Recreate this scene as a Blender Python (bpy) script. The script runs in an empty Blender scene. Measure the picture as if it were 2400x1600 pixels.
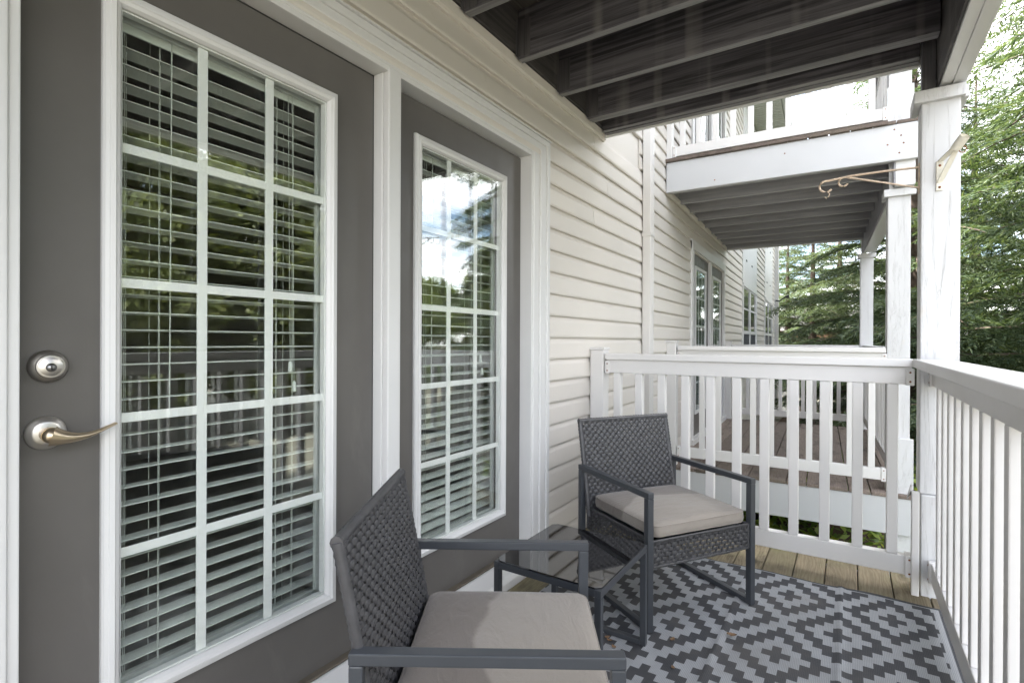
import bpy, bmesh, math, random
import numpy as np
from mathutils import Vector, Matrix, Euler

SC = bpy.context.scene
COL = SC.collection
R = math.radians
rng = random.Random(7)

# ------------------------------------------------------------------ camera
YAW, PITCH, ROLL = -0.5783, -0.0016, 0.0045
CAM = Vector((1.363, 0.0, 1.15))
cd = bpy.data.cameras.new('camera'); cam = bpy.data.objects.new('camera', cd); COL.objects.link(cam)
cd.sensor_width = 36.0; cd.lens = 36.0 * 1211.0 / 2400.0; cd.clip_start = 0.02; cd.clip_end = 900
cy, sy = math.cos(YAW), math.sin(YAW)
fwd = Vector((sy, cy, 0)); right = Vector((cy, -sy, 0)); up = Vector((0, 0, 1))
f2 = fwd * math.cos(PITCH) + up * math.sin(PITCH); u2 = up * math.cos(PITCH) - fwd * math.sin(PITCH)
r3 = right * math.cos(ROLL) + u2 * math.sin(ROLL); u3 = u2 * math.cos(ROLL) - right * math.sin(ROLL)
cam.matrix_world = Matrix(((r3.x, u3.x, -f2.x, CAM.x), (r3.y, u3.y, -f2.y, CAM.y), (r3.z, u3.z, -f2.z, CAM.z), (0, 0, 0, 1)))
SC.camera = cam

# ------------------------------------------------------------------ sky, sun, exposure
SUN_EL, SUN_AZ = R(58), R(238)            # azimuth clockwise from +y; the sun stands behind the building
W = bpy.data.worlds.new('World'); SC.world = W; W.use_nodes = True
wt = W.node_tree; wt.nodes.clear()
def wn(t): return wt.nodes.new(t)
wo = wn('ShaderNodeOutputWorld'); bg = wn('ShaderNodeBackground'); bg.inputs[1].default_value = 0.15
sky = wn('ShaderNodeTexSky'); sky.sky_type = 'NISHITA'; sky.sun_disc = False
sky.sun_elevation = SUN_EL; sky.sun_rotation = SUN_AZ; sky.air_density = 1.0; sky.dust_density = 1.5
tc = wn('ShaderNodeTexCoord'); sx = wn('ShaderNodeSeparateXYZ'); wt.links.new(tc.outputs['Generated'], sx.inputs[0])
zz = wn('ShaderNodeMath'); zz.operation = 'MAXIMUM'; wt.links.new(sx.outputs['Z'], zz.inputs[0]); zz.inputs[1].default_value = 0.0
za = wn('ShaderNodeMath'); za.operation = 'ADD'; wt.links.new(zz.outputs[0], za.inputs[0]); za.inputs[1].default_value = 0.22
dx = wn('ShaderNodeMath'); dx.operation = 'DIVIDE'; wt.links.new(sx.outputs['X'], dx.inputs[0]); wt.links.new(za.outputs[0], dx.inputs[1])
dy = wn('ShaderNodeMath'); dy.operation = 'DIVIDE'; wt.links.new(sx.outputs['Y'], dy.inputs[0]); wt.links.new(za.outputs[0], dy.inputs[1])
cx = wn('ShaderNodeCombineXYZ'); wt.links.new(dx.outputs[0], cx.inputs[0]); wt.links.new(dy.outputs[0], cx.inputs[1]); cx.inputs[2].default_value = 10.2
nz = wn('ShaderNodeTexNoise'); nz.inputs['Scale'].default_value = 1.35; nz.inputs['Detail'].default_value = 9; nz.inputs['Roughness'].default_value = 0.55
wt.links.new(cx.outputs[0], nz.inputs['Vector'])
rp = wn('ShaderNodeValToRGB'); rp.color_ramp.elements[0].position = 0.40; rp.color_ramp.elements[1].position = 0.56
wt.links.new(nz.outputs['Fac'], rp.inputs[0])
mx = wn('ShaderNodeMixRGB'); wt.links.new(rp.outputs[0], mx.inputs[0]); wt.links.new(sky.outputs[0], mx.inputs[1])
mx.inputs[2].default_value = (12.4, 12.2, 12.2, 1)
wt.links.new(mx.outputs[0], bg.inputs[0]); wt.links.new(bg.outputs[0], wo.inputs[0])
sd = bpy.data.lights.new('sun', 'SUN'); sd.energy = 5.0; sd.angle = R(1.5); sd.color = (1.0, 0.96, 0.91)
so = bpy.data.objects.new('sun', sd); COL.objects.link(so)
sdir = Vector((math.sin(SUN_AZ) * math.cos(SUN_EL), math.cos(SUN_AZ) * math.cos(SUN_EL), math.sin(SUN_EL)))
so.rotation_euler = sdir.to_track_quat('Z', 'Y').to_euler(); so.location = (-20, -20, 40)
SC.view_settings.view_transform = 'Standard'; SC.view_settings.look = 'None'
SC.view_settings.exposure = 2.22; SC.view_settings.gamma = 1.0
SC.render.engine = 'CYCLES'
SC.cycles.max_bounces = 9; SC.cycles.transparent_max_bounces = 24; SC.cycles.glossy_bounces = 5; SC.cycles.diffuse_bounces = 5
SC.cycles.caustics_reflective = False; SC.cycles.caustics_refractive = False
SC.cycles.sample_clamp_indirect = 6.0
SC.cycles.use_denoising = True

# ------------------------------------------------------------------ node helper
class Mat:
    def __init__(s, name):
        s.m = bpy.data.materials.new(name); s.m.use_nodes = True
        s.t = s.m.node_tree; s.t.nodes.clear()
        s.out = s.n('ShaderNodeOutputMaterial'); s.b = s.n('ShaderNodeBsdfPrincipled'); s.l(s.b.outputs[0], s.out.inputs[0])
        s._c = None
    def n(s, t, **k):
        x = s.t.nodes.new(t)
        for a, v in k.items(): setattr(x, a, v)
        return x
    def l(s, a, b): s.t.links.new(a, b)
    def put(s, sock, v):
        if v is None: return
        if isinstance(v, bpy.types.NodeSocket): s.l(v, sock)
        elif isinstance(v, tuple) and len(v) == 3 and sock.type == 'RGBA': sock.default_value = (*v, 1)
        else: sock.default_value = v
    def obj(s): 
        if s._c is None:
            tc = s.n('ShaderNodeTexCoord'); oi = s.n('ShaderNodeObjectInfo')
            a = s.n('ShaderNodeVectorMath', operation='SCALE'); a.inputs[0].default_value = (13.7, 29.3, 7.9); s.l(oi.outputs['Random'], a.inputs['Scale'])
            b = s.n('ShaderNodeVectorMath', operation='ADD'); s.l(tc.outputs['Object'], b.inputs[0]); s.l(a.outputs[0], b.inputs[1])
            s._c = b.outputs[0]; s.raw = tc.outputs['Object']; s.rand = oi.outputs['Random']
        return s._c
    def mapped(s, scale, raw=False):
        v = s.obj(); v = s.raw if raw else v
        m = s.n('ShaderNodeMapping'); s.l(v, m.inputs[0]); m.inputs['Scale'].default_value = scale
        return m.outputs[0]
    def noise(s, scale=5, detail=4, rough=.55, vec=None, dist=0.0):
        x = s.n('ShaderNodeTexNoise'); s.l(vec if vec is not None else s.obj(), x.inputs['Vector'])
        x.inputs['Scale'].default_value = scale; x.inputs['Detail'].default_value = detail; x.inputs['Roughness'].default_value = rough; x.inputs['Distortion'].default_value = dist
        return x.outputs['Fac']
    def ramp(s, f, stops):
        x = s.n('ShaderNodeValToRGB'); s.l(f, x.inputs[0]); e = x.color_ramp.elements
        while len(e) < len(stops): e.new(0.5)
        for i, (p, c) in enumerate(stops):
            e[i].position = p; e[i].color = (c, c, c, 1) if not isinstance(c, tuple) else (*c, 1)
        return x.outputs[0]
    def mix(s, f, a, b, blend='MIX'):
        x = s.n('ShaderNodeMixRGB', blend_type=blend); s.put(x.inputs[0], f); s.put(x.inputs[1], a); s.put(x.inputs[2], b); return x.outputs[0]
    def math(s, op, a, b=None, c=None):
        x = s.n('ShaderNodeMath', operation=op); s.put(x.inputs[0], a)
        if b is not None: s.put(x.inputs[1], b)
        if c is not None: s.put(x.inputs[2], c)
        return x.outputs[0]
    def bump(s, h, strength=.3, dist=.002):
        x = s.n('ShaderNodeBump'); x.inputs['Strength'].default_value = strength; x.inputs['Distance'].default_value = dist; s.l(h, x.inputs['Height'])
        s.l(x.outputs[0], s.b.inputs['Normal'])
    def set(s, **k):
        al = dict(col='Base Color', rough='Roughness', metal='Metallic', spec='Specular IOR Level', coat='Coat Weight', trans='Transmission Weight', sheen='Sheen Weight')
        for a, v in k.items(): s.put(s.b.inputs[al[a]], v)
        return s

M = {}
def simple(name, col, rough=.5, var=.06, scale=6, bump=0, bscale=80, **k):
    m = Mat(name); f = m.noise(scale, 5)
    lo = tuple(c * (1 - var) for c in col); hi = tuple(min(1, c * (1 + var)) for c in col)
    m.set(col=m.ramp(f, [(.3, lo), (.7, hi)]), rough=rough, **k)
    if bump: m.bump(m.noise(bscale, 3), bump, .001)
    M[name] = m.m; return m

def vinyl(name, col):
    m = Mat(name); f = m.noise(3.5, 6); d = m.noise(22, 6, .7)
    c = m.mix(m.ramp(f, [(.35, 0), (.8, .35)]), col, tuple(x * .9 for x in col))
    c = m.mix(m.ramp(d, [(.66, 0), (.80, .3)]), c, (col[0] * .72, col[1] * .69, col[2] * .62))
    m.set(col=c, rough=m.ramp(f, [(.2, .30), (.8, .45)])); m.bump(m.noise(9, 2), .05, .004)
    M[name] = m.m
vinyl('vinyl', (.66, .648, .635)); vinyl('trim', (.645, .645, .64)); vinyl('downpipe', (.65, .635, .615))

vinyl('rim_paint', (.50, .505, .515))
m = Mat('siding')                                          # embossed vinyl plank
g = m.noise(1, 5, .6, m.mapped((140, 5, 140)))
f = m.noise(1.3, 4)
c = m.mix(m.ramp(f, [(.3, 0), (.75, 1)]), (.66, .622, .572), (.62, .588, .545))
pv = m.ramp(m.rand if m.obj() else None, [(0, .94), (1, 1.0)])
c = m.mix(1.0, c, pv, 'MULTIPLY')
c = m.mix(m.ramp(m.noise(11, 6, .7), [(.64, 0), (.82, .35)]), c, (.43, .40, .34))
m.set(col=c, rough=.42); m.bump(g, .10, .0012); M['siding'] = m.m

m = Mat('post_paint')                                      # thick white paint over cracked timber
v = m.mapped((26, 26, 1.6)); g = m.noise(1.0, 7, .65, v, .6)
cr = m.noise(1.0, 6, .7, m.mapped((9, 9, .55)), 1.2)
crack = m.ramp(cr, [(.49, 0), (.5, 1), (.51, 0)])
knots = m.ramp(m.noise(6, 3), [(.70, 0), (.76, 1)])
c = m.mix(m.math('MULTIPLY', crack, .22), (.55, .552, .555), (.33, .31, .29)); c = m.mix(m.math('MULTIPLY', knots, .3), c, (.55, .5, .42))
h = m.math('ADD', m.math('MULTIPLY', g, .6), m.math('MULTIPLY', crack, -.9))
m.set(col=c, rough=.5); m.bump(h, .45, .004); M['post_paint'] = m.m

m = Mat('door_paint'); f = m.noise(2.2, 5)
sm_ = m.ramp(m.noise(1, 6, .7, m.mapped((6, 6, 2.2)), .5), [(.60, 0), (.74, .45)])
m.set(col=m.mix(sm_, m.ramp(f, [(.3, (.100, .094, .088)), (.72, (.128, .121, .113))]), (.155, .147, .136)), rough=m.ramp(m.noise(14, 5), [(.3, .36), (.7, .5)])); m.bump(m.noise(1, 3, .6, m.mapped((150, 150, 60))), .14, .0010); M['door_paint'] = m.m

def stained(name, lo, hi, streak, axis):                   # dark stained lumber with drip marks
    m = Mat(name)
    sc = {'x': (1.4, 40, 40), 'y': (60, 2.2, 60), 'z': (60, 60, 2.2)}[axis]
    g = m.noise(1.0, 6, .62, m.mapped(sc), 1.6)
    g2 = m.noise(1.0, 4, .5, m.mapped(tuple(x * .25 for x in sc)), 2.5)
    c = m.mix(m.ramp(m.math('ADD', m.math('MULTIPLY', g, .5), m.math('MULTIPLY', g2, .5)), [(.42, 0), (.6, 1)]), lo, hi)
    dr = m.noise(1.0, 2, .5, m.mapped((11, 11, .25)))
    c = m.mix(m.math('MULTIPLY', m.ramp(dr, [(.56, 0), (.74, 1)]), streak), c, (.34, .32, .31))
    wear = m.noise(30, 5, .7)
    c = m.mix(m.ramp(wear, [(.68, 0), (.80, .25)]), c, tuple(x * 2.2 for x in hi))
    m.set(col=c, rough=.62); m.bump(g, .5, .003); M[name] = m.m
stained('joist', (.030, .028, .033), (.135, .128, .142), .35, 'x')
stained('joist_uplit', (.13, .127, .13), (.24, .235, .235), .0, 'x')  # joist undersides, light from below put into the colour
stained('joist_grey_uplit', (.30, .30, .31), (.42, .42, .42), .0, 'x')  # same painted uplight for the neighbouring joists
stained('beam_dark', (.035, .032, .032), (.075, .068, .066), .15, 'y')
stained('joist_grey', (.26, .26, .278), (.33, .33, .348), .2, 'x')
stained('post_dark', (.05, .048, .052), (.09, .085, .09), .1, 'z')
stained('board_under', (.06, .052, .046), (.11, .098, .088), .1, 'y')

def decking(name, lo, hi, moss):
    m = Mat(name)
    g = m.noise(1.0, 8, .65, m.mapped((55, 2.6, 55)), 2.2)
    ring = m.n('ShaderNodeTexWave', wave_type='RINGS', rings_direction='Z'); m.l(m.mapped((10, 1.3, 10)), ring.inputs[0])
    ring.inputs['Scale'].default_value = 2.2; ring.inputs['Distortion'].default_value = 14; ring.inputs['Detail'].default_value = 3; ring.inputs['Detail Scale'].default_value = 1.2
    t = m.math('ADD', m.math('MULTIPLY', g, .82), m.math('MULTIPLY', ring.outputs['Fac'], .18))
    c = m.mix(m.ramp(t, [(.25, 0), (.7, 1)]), lo, hi)
    c = m.mix(m.ramp(m.rand, [(0, 0), (1, .65)]), c, tuple(x * .60 for x in lo))
    c = m.mix(m.math('MULTIPLY', m.ramp(m.noise(2.6, 6, .65), [(.46, 0), (.66, 1)]), moss), c, (.16, .155, .075))
    c = m.mix(m.ramp(m.noise(1, 6, .7, m.mapped((9, 3.2, 9))), [(.52, 0), (.68, .85)]), c, tuple(x * .40 for x in lo))
    m.set(col=c, rough=.78); m.bump(t, .55, .004); M[name] = m.m
decking('deck_wood', (.175, .138, .085), (.36, .30, .195), .8)
decking('deck_wood_dark', (.13, .098, .080), (.26, .208, .175), .12)

simple('chair_metal', (.044, .049, .057), .36, .06, 9, .03, 400)
simple('wicker', (.052, .052, .056), .36, .25, 35, .05, 300)
simple('nickel', (.62, .59, .55), .36, .05, 20, metal=1.0)
simple('nickel_dark', (.36, .34, .31), .42, .05, 20, metal=1.0)
simple('brass', (.56, .46, .33), .34, .06, 20, metal=1.0)
simple('key_plug', (.25, .25, .25), .35, .1, 20, metal=1.0)
simple('black', (.015, .015, .016), .5)
simple('blind', (.92, .92, .90), .42, .02, 3)
simple('cord', (.75, .75, .72), .7, .03)
simple('grille', (.86, .86, .85), .4, .02)
simple('hanger', (.66, .52, .40), .55, .25, 40)
simple('bracket_paint', (.70, .67, .58), .5, .12, 30)
simple('rust', (.20, .075, .03), .8, .4, 60)
simple('room', (.46, .43, .40), .8, .1, 2)
simple('soffit', (.50, .50, .45), .6, .05, 3)
simple('mulch', (.085, .055, .035), .95, .5, 18, .6, 60)
simple('bark', (.085, .062, .048), .9, .4, 14, .7, 30)
simple('asphalt', (.06, .06, .062), .9, .2, 30, .3, 200)
simple('concrete', (.36, .35, .33), .9, .12, 6, .2, 90)
simple('car_white', (.78, .79, .80), .22, .02, 3, coat=.6)
simple('car_silver', (.42, .44, .46), .28, .02, 3, metal=.6, coat=.6)
simple('car_glass', (.02, .024, .028), .06, .05, 3)
simple('tyre', (.022, .022, .023), .8)
simple('brick_far', (.26, .12, .075), .9, .25, 9)
simple('roof_far', (.10, .095, .09), .9, .2, 8)
simple('lamp_red', (.35, .02, .015), .3)
simple('dry_leaf', (.20, .12, .065), .7, .35, 40)
simple('screen', (.05, .055, .065), .6)
simple('sealant', (.10, .085, .065), .7, .2)

m = Mat('grass'); c = m.ramp(m.noise(.9, 8, .7), [(.3, (.165, .163, .130)), (.7, (.245, .238, .195))]); m.set(col=c, rough=.95); m.bump(m.noise(60, 4), .8, .03); M['grass'] = m.m

m = Mat('rug')                                             # woven polypropylene, stepped diamonds
tcn = m.n('ShaderNodeTexCoord'); sp = m.n('ShaderNodeSeparateXYZ'); m.l(tcn.outputs['Object'], sp.inputs[0])
PX, PY, CX0, CY0 = .376, .528, 1.142, 2.648
def cellm(ox, oy):
    def ax(s_, c0, per, n):
        u = m.math('MULTIPLY', m.math('SUBTRACT', s_, c0), n / per)
        i = m.math('FLOOR', m.math('ADD', u, .5))
        return m.math('ABSOLUTE', m.math('WRAP', i, n / 2, -n / 2))
    return m.math('ADD', ax(sp.outputs[0], CX0 + ox, PX, 12.0), ax(sp.outputs[1], CY0 + oy, PY, 14.0))
mm = m.math('MINIMUM', cellm(0, 0), cellm(PX / 2, PY / 2))
d1 = m.math('LESS_THAN', mm, 1.5)
d2 = m.math('MULTIPLY', m.math('GREATER_THAN', mm, 3.5), m.math('LESS_THAN', mm, 5.5))
dark = m.math('MINIMUM', m.math('ADD', d1, d2), 1.0)
inner = m.math('MULTIPLY', m.math('LESS_THAN', sp.outputs[0], 1.668), m.math('LESS_THAN', sp.outputs[1], 2.848))
dark = m.math('MULTIPLY', dark, inner)
hem = m.math('MAXIMUM', m.math('GREATER_THAN', sp.outputs[0], 1.688), m.math('GREATER_THAN', sp.outputs[1], 2.853))
dark = m.math('MAXIMUM', dark, hem)
w1 = m.n('ShaderNodeTexWave', bands_direction='Y'); m.l(m.mapped((1, 1, 1), True), w1.inputs[0]); w1.inputs['Scale'].default_value = 95; w1.inputs['Distortion'].default_value = 1.0; w1.inputs['Detail'].default_value = 2
w2 = m.n('ShaderNodeTexWave', bands_direction='X'); m.l(m.mapped((1, 1, 1), True), w2.inputs[0]); w2.inputs['Scale'].default_value = 60; w2.inputs['Distortion'].default_value = 1.5; w2.inputs['Detail'].default_value = 2
wv = m.math('MULTIPLY', w1.outputs['Fac'], w2.outputs['Fac'])
light = m.mix(wv, (.26, .272, .288), (.46, .475, .49)); drk = m.mix(wv, (.034, .036, .042), (.066, .069, .078))
c = m.mix(dark, light, drk)
c = m.mix(m.ramp(m.noise(2.2, 7, .7), [(.45, 0), (.72, .42)]), c, (.13, .12, .105))
m.set(col=c, rough=.75); m.bump(wv, .35, .0015); M['rug'] = m.m

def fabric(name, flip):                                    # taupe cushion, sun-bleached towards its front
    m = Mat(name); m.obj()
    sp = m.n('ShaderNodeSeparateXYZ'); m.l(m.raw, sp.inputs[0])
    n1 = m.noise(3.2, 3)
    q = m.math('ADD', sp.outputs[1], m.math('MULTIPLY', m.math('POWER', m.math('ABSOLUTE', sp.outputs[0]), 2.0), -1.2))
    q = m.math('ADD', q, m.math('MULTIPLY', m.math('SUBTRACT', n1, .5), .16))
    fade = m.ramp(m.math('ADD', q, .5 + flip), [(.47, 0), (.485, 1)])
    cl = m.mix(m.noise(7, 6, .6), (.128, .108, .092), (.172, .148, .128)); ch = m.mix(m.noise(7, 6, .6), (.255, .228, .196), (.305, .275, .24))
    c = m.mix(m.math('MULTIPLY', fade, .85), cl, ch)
    wv = m.noise(700, 1)
    wr = m.noise(1, 4, .55, m.mapped((7, 19, 9)), 1.4)
    h = m.math('ADD', m.math('MULTIPLY', wv, .12), wr)
    m.set(col=c, rough=.85, sheen=.25); m.bump(h, .5, .009); M[name] = m.m
fabric('fabric_near', .05); fabric('fabric_far', .04)

m = Mat('table_glass'); m.set(col=(.010, .010, .011), rough=.025, spec=.5); m.b.inputs['IOR'].default_value = 1.78; M['table_glass'] = m.m

def glass(name, ior, tint):
    m = Mat(name); m.t.nodes.remove(m.b)
    ge = m.n('ShaderNodeNewGeometry'); fr = m.n('ShaderNodeFresnel')
    i = m.math('ADD', m.math('MULTIPLY', ge.outputs['Backfacing'], 1 / ior - ior), ior); m.l(i, fr.inputs['IOR'])
    tr = m.n('ShaderNodeBsdfTransparent'); tr.inputs[0].default_value = (*tint, 1)
    gl = m.n('ShaderNodeBsdfGlossy'); gl.inputs['Roughness'].default_value = 0.0; gl.inputs[0].default_value = (1, 1, 1, 1)
    ms = m.n('ShaderNodeMixShader'); m.l(fr.outputs[0], ms.inputs[0]); m.l(tr.outputs[0], ms.inputs[1]); m.l(gl.outputs[0], ms.inputs[2]); m.l(ms.outputs[0], m.out.inputs[0])
    M[name] = m.m
glass('pane', 1.6, (.975, .99, .98)); glass('pane_far', 1.6, (.9, .95, .95))

def leafmat(name, cols, transl=.35, rough=.5):
    m = Mat(name); ge = m.n('ShaderNodeNewGeometry')
    c = m.ramp(ge.outputs['Random Per Island'], [(i / (len(cols) - 1), cc) for i, cc in enumerate(cols)])
    m.set(col=c, rough=rough)
    tr = m.n('ShaderNodeBsdfTranslucent'); m.l(m.mix(1.0, c, (1.5, 1.45, .7), 'MULTIPLY'), tr.inputs[0])
    ms = m.n('ShaderNodeMixShader'); ms.inputs[0].default_value = transl
    m.l(m.b.outputs[0], ms.inputs[1]); m.l(tr.outputs[0], ms.inputs[2]); m.l(ms.outputs[0], m.out.inputs[0]); M[name] = m.m
leafmat('needles', [(.030, .052, .030), (.062, .098, .052), (.095, .140, .072), (.150, .190, .090)], .3)
leafmat('needles_blue', [(.035, .058, .036), (.07, .10, .055), (.105, .14, .075), (.14, .175, .095)], .3)
leafmat('leaves', [(.04, .058, .018), (.085, .11, .032), (.13, .16, .046), (.19, .21, .075)], .35)
leafmat('leaves_yellow', [(.06, .09, .02), (.11, .15, .03), (.15, .19, .04)], .4)
leafmat('ivy', [(.06, .12, .025), (.14, .23, .04), (.24, .34, .06), (.36, .42, .09)], .4, .35)

# ------------------------------------------------------------------ mesh helpers
class MB:
    def __init__(s): s.v = []; s.f = []; s.sm = []
    def add(s, vs, fs, smooth=False):
        k = len(s.v); s.v += [tuple(v) for v in vs]; s.f += [tuple(i + k for i in f) for f in fs]; s.sm += [smooth] * len(fs); return s
    def box(s, x0, x1, y0, y1, z0, z1):
        return s.add([(x0, y0, z0), (x1, y0, z0), (x1, y1, z0), (x0, y1, z0), (x0, y0, z1), (x1, y0, z1), (x1, y1, z1), (x0, y1, z1)],
                     [(0, 3, 2, 1), (4, 5, 6, 7), (0, 1, 5, 4), (1, 2, 6, 5), (2, 3, 7, 6), (3, 0, 4, 7)])
    def bar(s, p, q, w, h, upv=(0, 0, 1)):
        p, q = Vector(p), Vector(q); d = (q - p).normalized(); a = d.cross(Vector(upv))
        if a.length < 1e-4: a = d.cross(Vector((0, 1, 0)))
        a.normalize(); b = a.cross(d)
        vs = [c + a * i * w / 2 + b * j * h / 2 for c in (p, q) for i, j in ((-1, -1), (1, -1), (1, 1), (-1, 1))]
        return s.add(vs, [(0, 1, 2, 3), (7, 6, 5, 4), (0, 4, 5, 1), (1, 5, 6, 2), (2, 6, 7, 3), (3, 7, 4, 0)])
    def tube(s, pts, rad, n=8, cap=True, flat=None):
        pts = [Vector(p) for p in pts]; k0 = len(s.v); rs = rad if isinstance(rad, (list, tuple)) else [rad] * len(pts)
        ref = Vector((0, 0, 1)); vs = []
        for i, p in enumerate(pts):
            d = (pts[min(i + 1, len(pts) - 1)] - pts[max(i - 1, 0)]).normalized()
            if abs(d.dot(ref)) > .95: ref = Vector((1, 0, 0))
            a = d.cross(ref).normalized(); b = a.cross(d); r = rs[i]; ra, rb = (r, r) if not isinstance(r, tuple) else r
            vs += [p + a * math.cos(2 * math.pi * j / n) * ra + b * math.sin(2 * math.pi * j / n) * rb for j in range(n)]
        fs = [(i * n + j, i * n + (j + 1) % n, (i + 1) * n + (j + 1) % n, (i + 1) * n + j) for i in range(len(pts) - 1) for j in range(n)]
        s.add(vs, fs, True)
        if cap:
            s.add([vs[j] for j in range(n)], [tuple(range(n))[::-1]]); s.add([vs[-n + j] for j in range(n)], [tuple(range(n))])
        return s
    def lathe(s, prof, origin, axis='x', n=32, sx=1.0):
        o = Vector(origin); vs = []
        for (a, r) in prof:
            for j in range(n):
                t = 2 * math.pi * j / n; p = (a, r * math.cos(t), r * math.sin(t))
                vs.append(o + Vector({'x': p, 'y': (p[1], p[0], p[2]), 'z': (p[1], p[2], p[0])}[axis]))
        fs = [(i * n + j, i * n + (j + 1) % n, (i + 1) * n + (j + 1) % n, (i + 1) * n + j) for i in range(len(prof) - 1) for j in range(n)]
        s.add(vs, fs, True); return s
    def prism(s, poly, y0, y1):                            # polygon in x,z pushed along y
        n = len(poly); vs = [(x, y0, z) for x, z in poly] + [(x, y1, z) for x, z in poly]
        return s.add(vs, [tuple(range(n)), tuple(range(2 * n - 1, n - 1, -1))] + [(i, i + n, (i + 1) % n + n, (i + 1) % n) for i in range(n)])
    def mesh(s, name, mat, bevel=0.0, seg=2):
        me = bpy.data.meshes.new(name); me.from_pydata(s.v, [], s.f)
        for p, q in zip(me.polygons, s.sm): p.use_smooth = q
        bm = bmesh.new(); bm.from_mesh(me)
        bmesh.ops.recalc_face_normals(bm, faces=bm.faces)
        if bevel:
            ed = [e for e in bm.edges if len(e.link_faces) == 2 and e.calc_face_angle(0) > .6]
            bmesh.ops.bevel(bm, geom=ed, offset=bevel, segments=seg, affect='EDGES', profile=.6, clamp_overlap=True)
        bm.to_mesh(me); bm.free()
        me.materials.append(M[mat]); return me
    def build(s, name, mat, parent=None, bevel=0.0, loc=None, rz=0.0, seg=2):
        return link(name, s.mesh(name, mat, bevel, seg), parent, loc, rz)

def link(name, me, parent=None, loc=None, rz=0.0):
    o = bpy.data.objects.new(name, me); COL.objects.link(o)
    if parent is not None: o.parent = parent
    if loc is not None: o.location = loc
    if rz: o.rotation_euler.z = rz
    return o
def tag(o, label=None, cat=None, group=None, kind=None):
    if label: o['label'] = label
    if cat: o['category'] = cat
    if group: o['group'] = group
    if kind: o['kind'] = kind
    return o
def thing(name, label, cat, loc=(0, 0, 0), rz=0.0, group=None):
    o = bpy.data.objects.new(name, None); o.empty_display_size = .1; COL.objects.link(o); o.location = loc; o.rotation_euler.z = rz
    return tag(o, label, cat, group)
_cache = {}
def bx(name, mat, x0, x1, y0, y1, z0, z1, parent=None, bevel=0.003, seg=2):
    d = (round(x1 - x0, 4), round(y1 - y0, 4), round(z1 - z0, 4)); key = (name, mat, d, bevel)
    if key not in _cache:
        _cache[key] = MB().box(-d[0] / 2, d[0] / 2, -d[1] / 2, d[1] / 2, -d[2] / 2, d[2] / 2).mesh(name, mat, bevel, seg)
    return link(name, _cache[key], parent, ((x0 + x1) / 2, (y0 + y1) / 2, (z0 + z1) / 2))
def uplit_underside(o, mat):                                      # paler second material on downward faces, imitating bounce light from below
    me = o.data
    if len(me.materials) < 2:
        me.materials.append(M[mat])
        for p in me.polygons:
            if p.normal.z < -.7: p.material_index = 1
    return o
def copy_tree(o, parent=None):
    c = o.copy(); COL.objects.link(c); c.parent = parent
    for ch in list(o.children): copy_tree(ch, c)
    return c

BEND = math.atan(.037)
NB0 = (0, 3.9, 0)                                           # the wall kinks slightly at the downpipe
def nthing(name, label, cat, group=None): return thing(name, label, cat, NB0, BEND, group)

# ------------------------------------------------------------------ ground
GZ = -0.85
tag(MB().box(-60, 160, -60, 160, GZ - .3, GZ).build('ground', 'grass'), kind='structure')
tag(MB().box(-.1, 2.9, -6, 19, GZ - .02, GZ + .015).build('planting_bed', 'mulch'), kind='structure')
tag(MB().box(-6, 60, 22, 60, GZ - .03, GZ + .012).build('parking_lot', 'asphalt'), kind='structure')
tag(MB().box(-6, 60, 21.7, 21.95, GZ - .03, GZ + .13).build('kerb', 'concrete', None, .02), kind='structure')

# ------------------------------------------------------------------ building
bld = thing('apartment_building', 'beige vinyl sided apartment building along the balconies', 'building')
wing = nthing('apartment_wing', 'farther beige sided stretch of the apartment building beyond the downpipe', 'building')
CO = .1195
PROF = [(-.004, .118), (.0005, .1195), (.0012, .113), (.0035, .104), (.0105, .090), (.0130, .082), (.0195, .012), (.0195, .003), (.016, -.005), (-.004, -.005)]
_pl = {}
def plank(parent, y0, y1, z):
    L = round(y1 - y0, 3)
    if L not in _pl: _pl[L] = MB().prism([(x - .012, zz) for x, zz in PROF], -L / 2, L / 2).mesh('siding_plank', 'siding')
    return link('siding_plank', _pl[L], parent, (0, (y0 + y1) / 2, z))
Z0 = 1.0545 - 9 * CO                                         # a lap line at z = 1.0545
def planks(parent, y0, y1, z0, z1, joint=None):
    k = math.floor((z0 - Z0) / CO + .5)
    while Z0 + k * CO < z1 - .05:
        z = Z0 + k * CO
        if joint and k % 2 == 0 and z > joint[1]:
            j = joint[0] + (k % 4) * .11
            plank(parent, y0, j, z); plank(parent, j + .004, y1, z)
        else: plank(parent, y0, y1, z)
        k += 1
# sheathing behind the planks, leaving the door opening free
sh = MB()
sh.box(-.15, -.02, -3, .28, GZ, 5.6); sh.box(-.15, -.02, 2.31, 3.93, GZ, 5.6); sh.box(-.15, -.02, .28, 2.31, 2.13, 5.6); sh.box(-.15, -.02, .28, 2.31, GZ, -.02)
sh.build('sheathing', 'siding', bld)
planks(bld, -3.0, .195, -.4, 2.46)
planks(bld, .195, 2.432, 2.15, 2.45)
planks(bld, 2.432, 3.9, -.55, 2.46, (3.02, 1.8))
planks(bld, 2.0, 3.9, 2.75, 5.5)
planks(wing, .0, 1.78, -.5, 5.5)
planks(wing, 3.99, 5.92, -.5, 5.5)
planks(wing, 1.78, 3.99, 2.16, 2.46); planks(wing, 1.78, 3.99, 4.98, 5.5)
planks(wing, 8.17, 9.96, -.5, 5.5); planks(wing, 12.15, 13.1, -.5, 5.5)
planks(wing, 5.92, 8.17, -.5, .55); planks(wing, 9.96, 12.15, -.5, .55)
MB().box(-.16, -.021, .02, 13.25, GZ, 5.6).build('sheathing', 'siding', wing)
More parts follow.
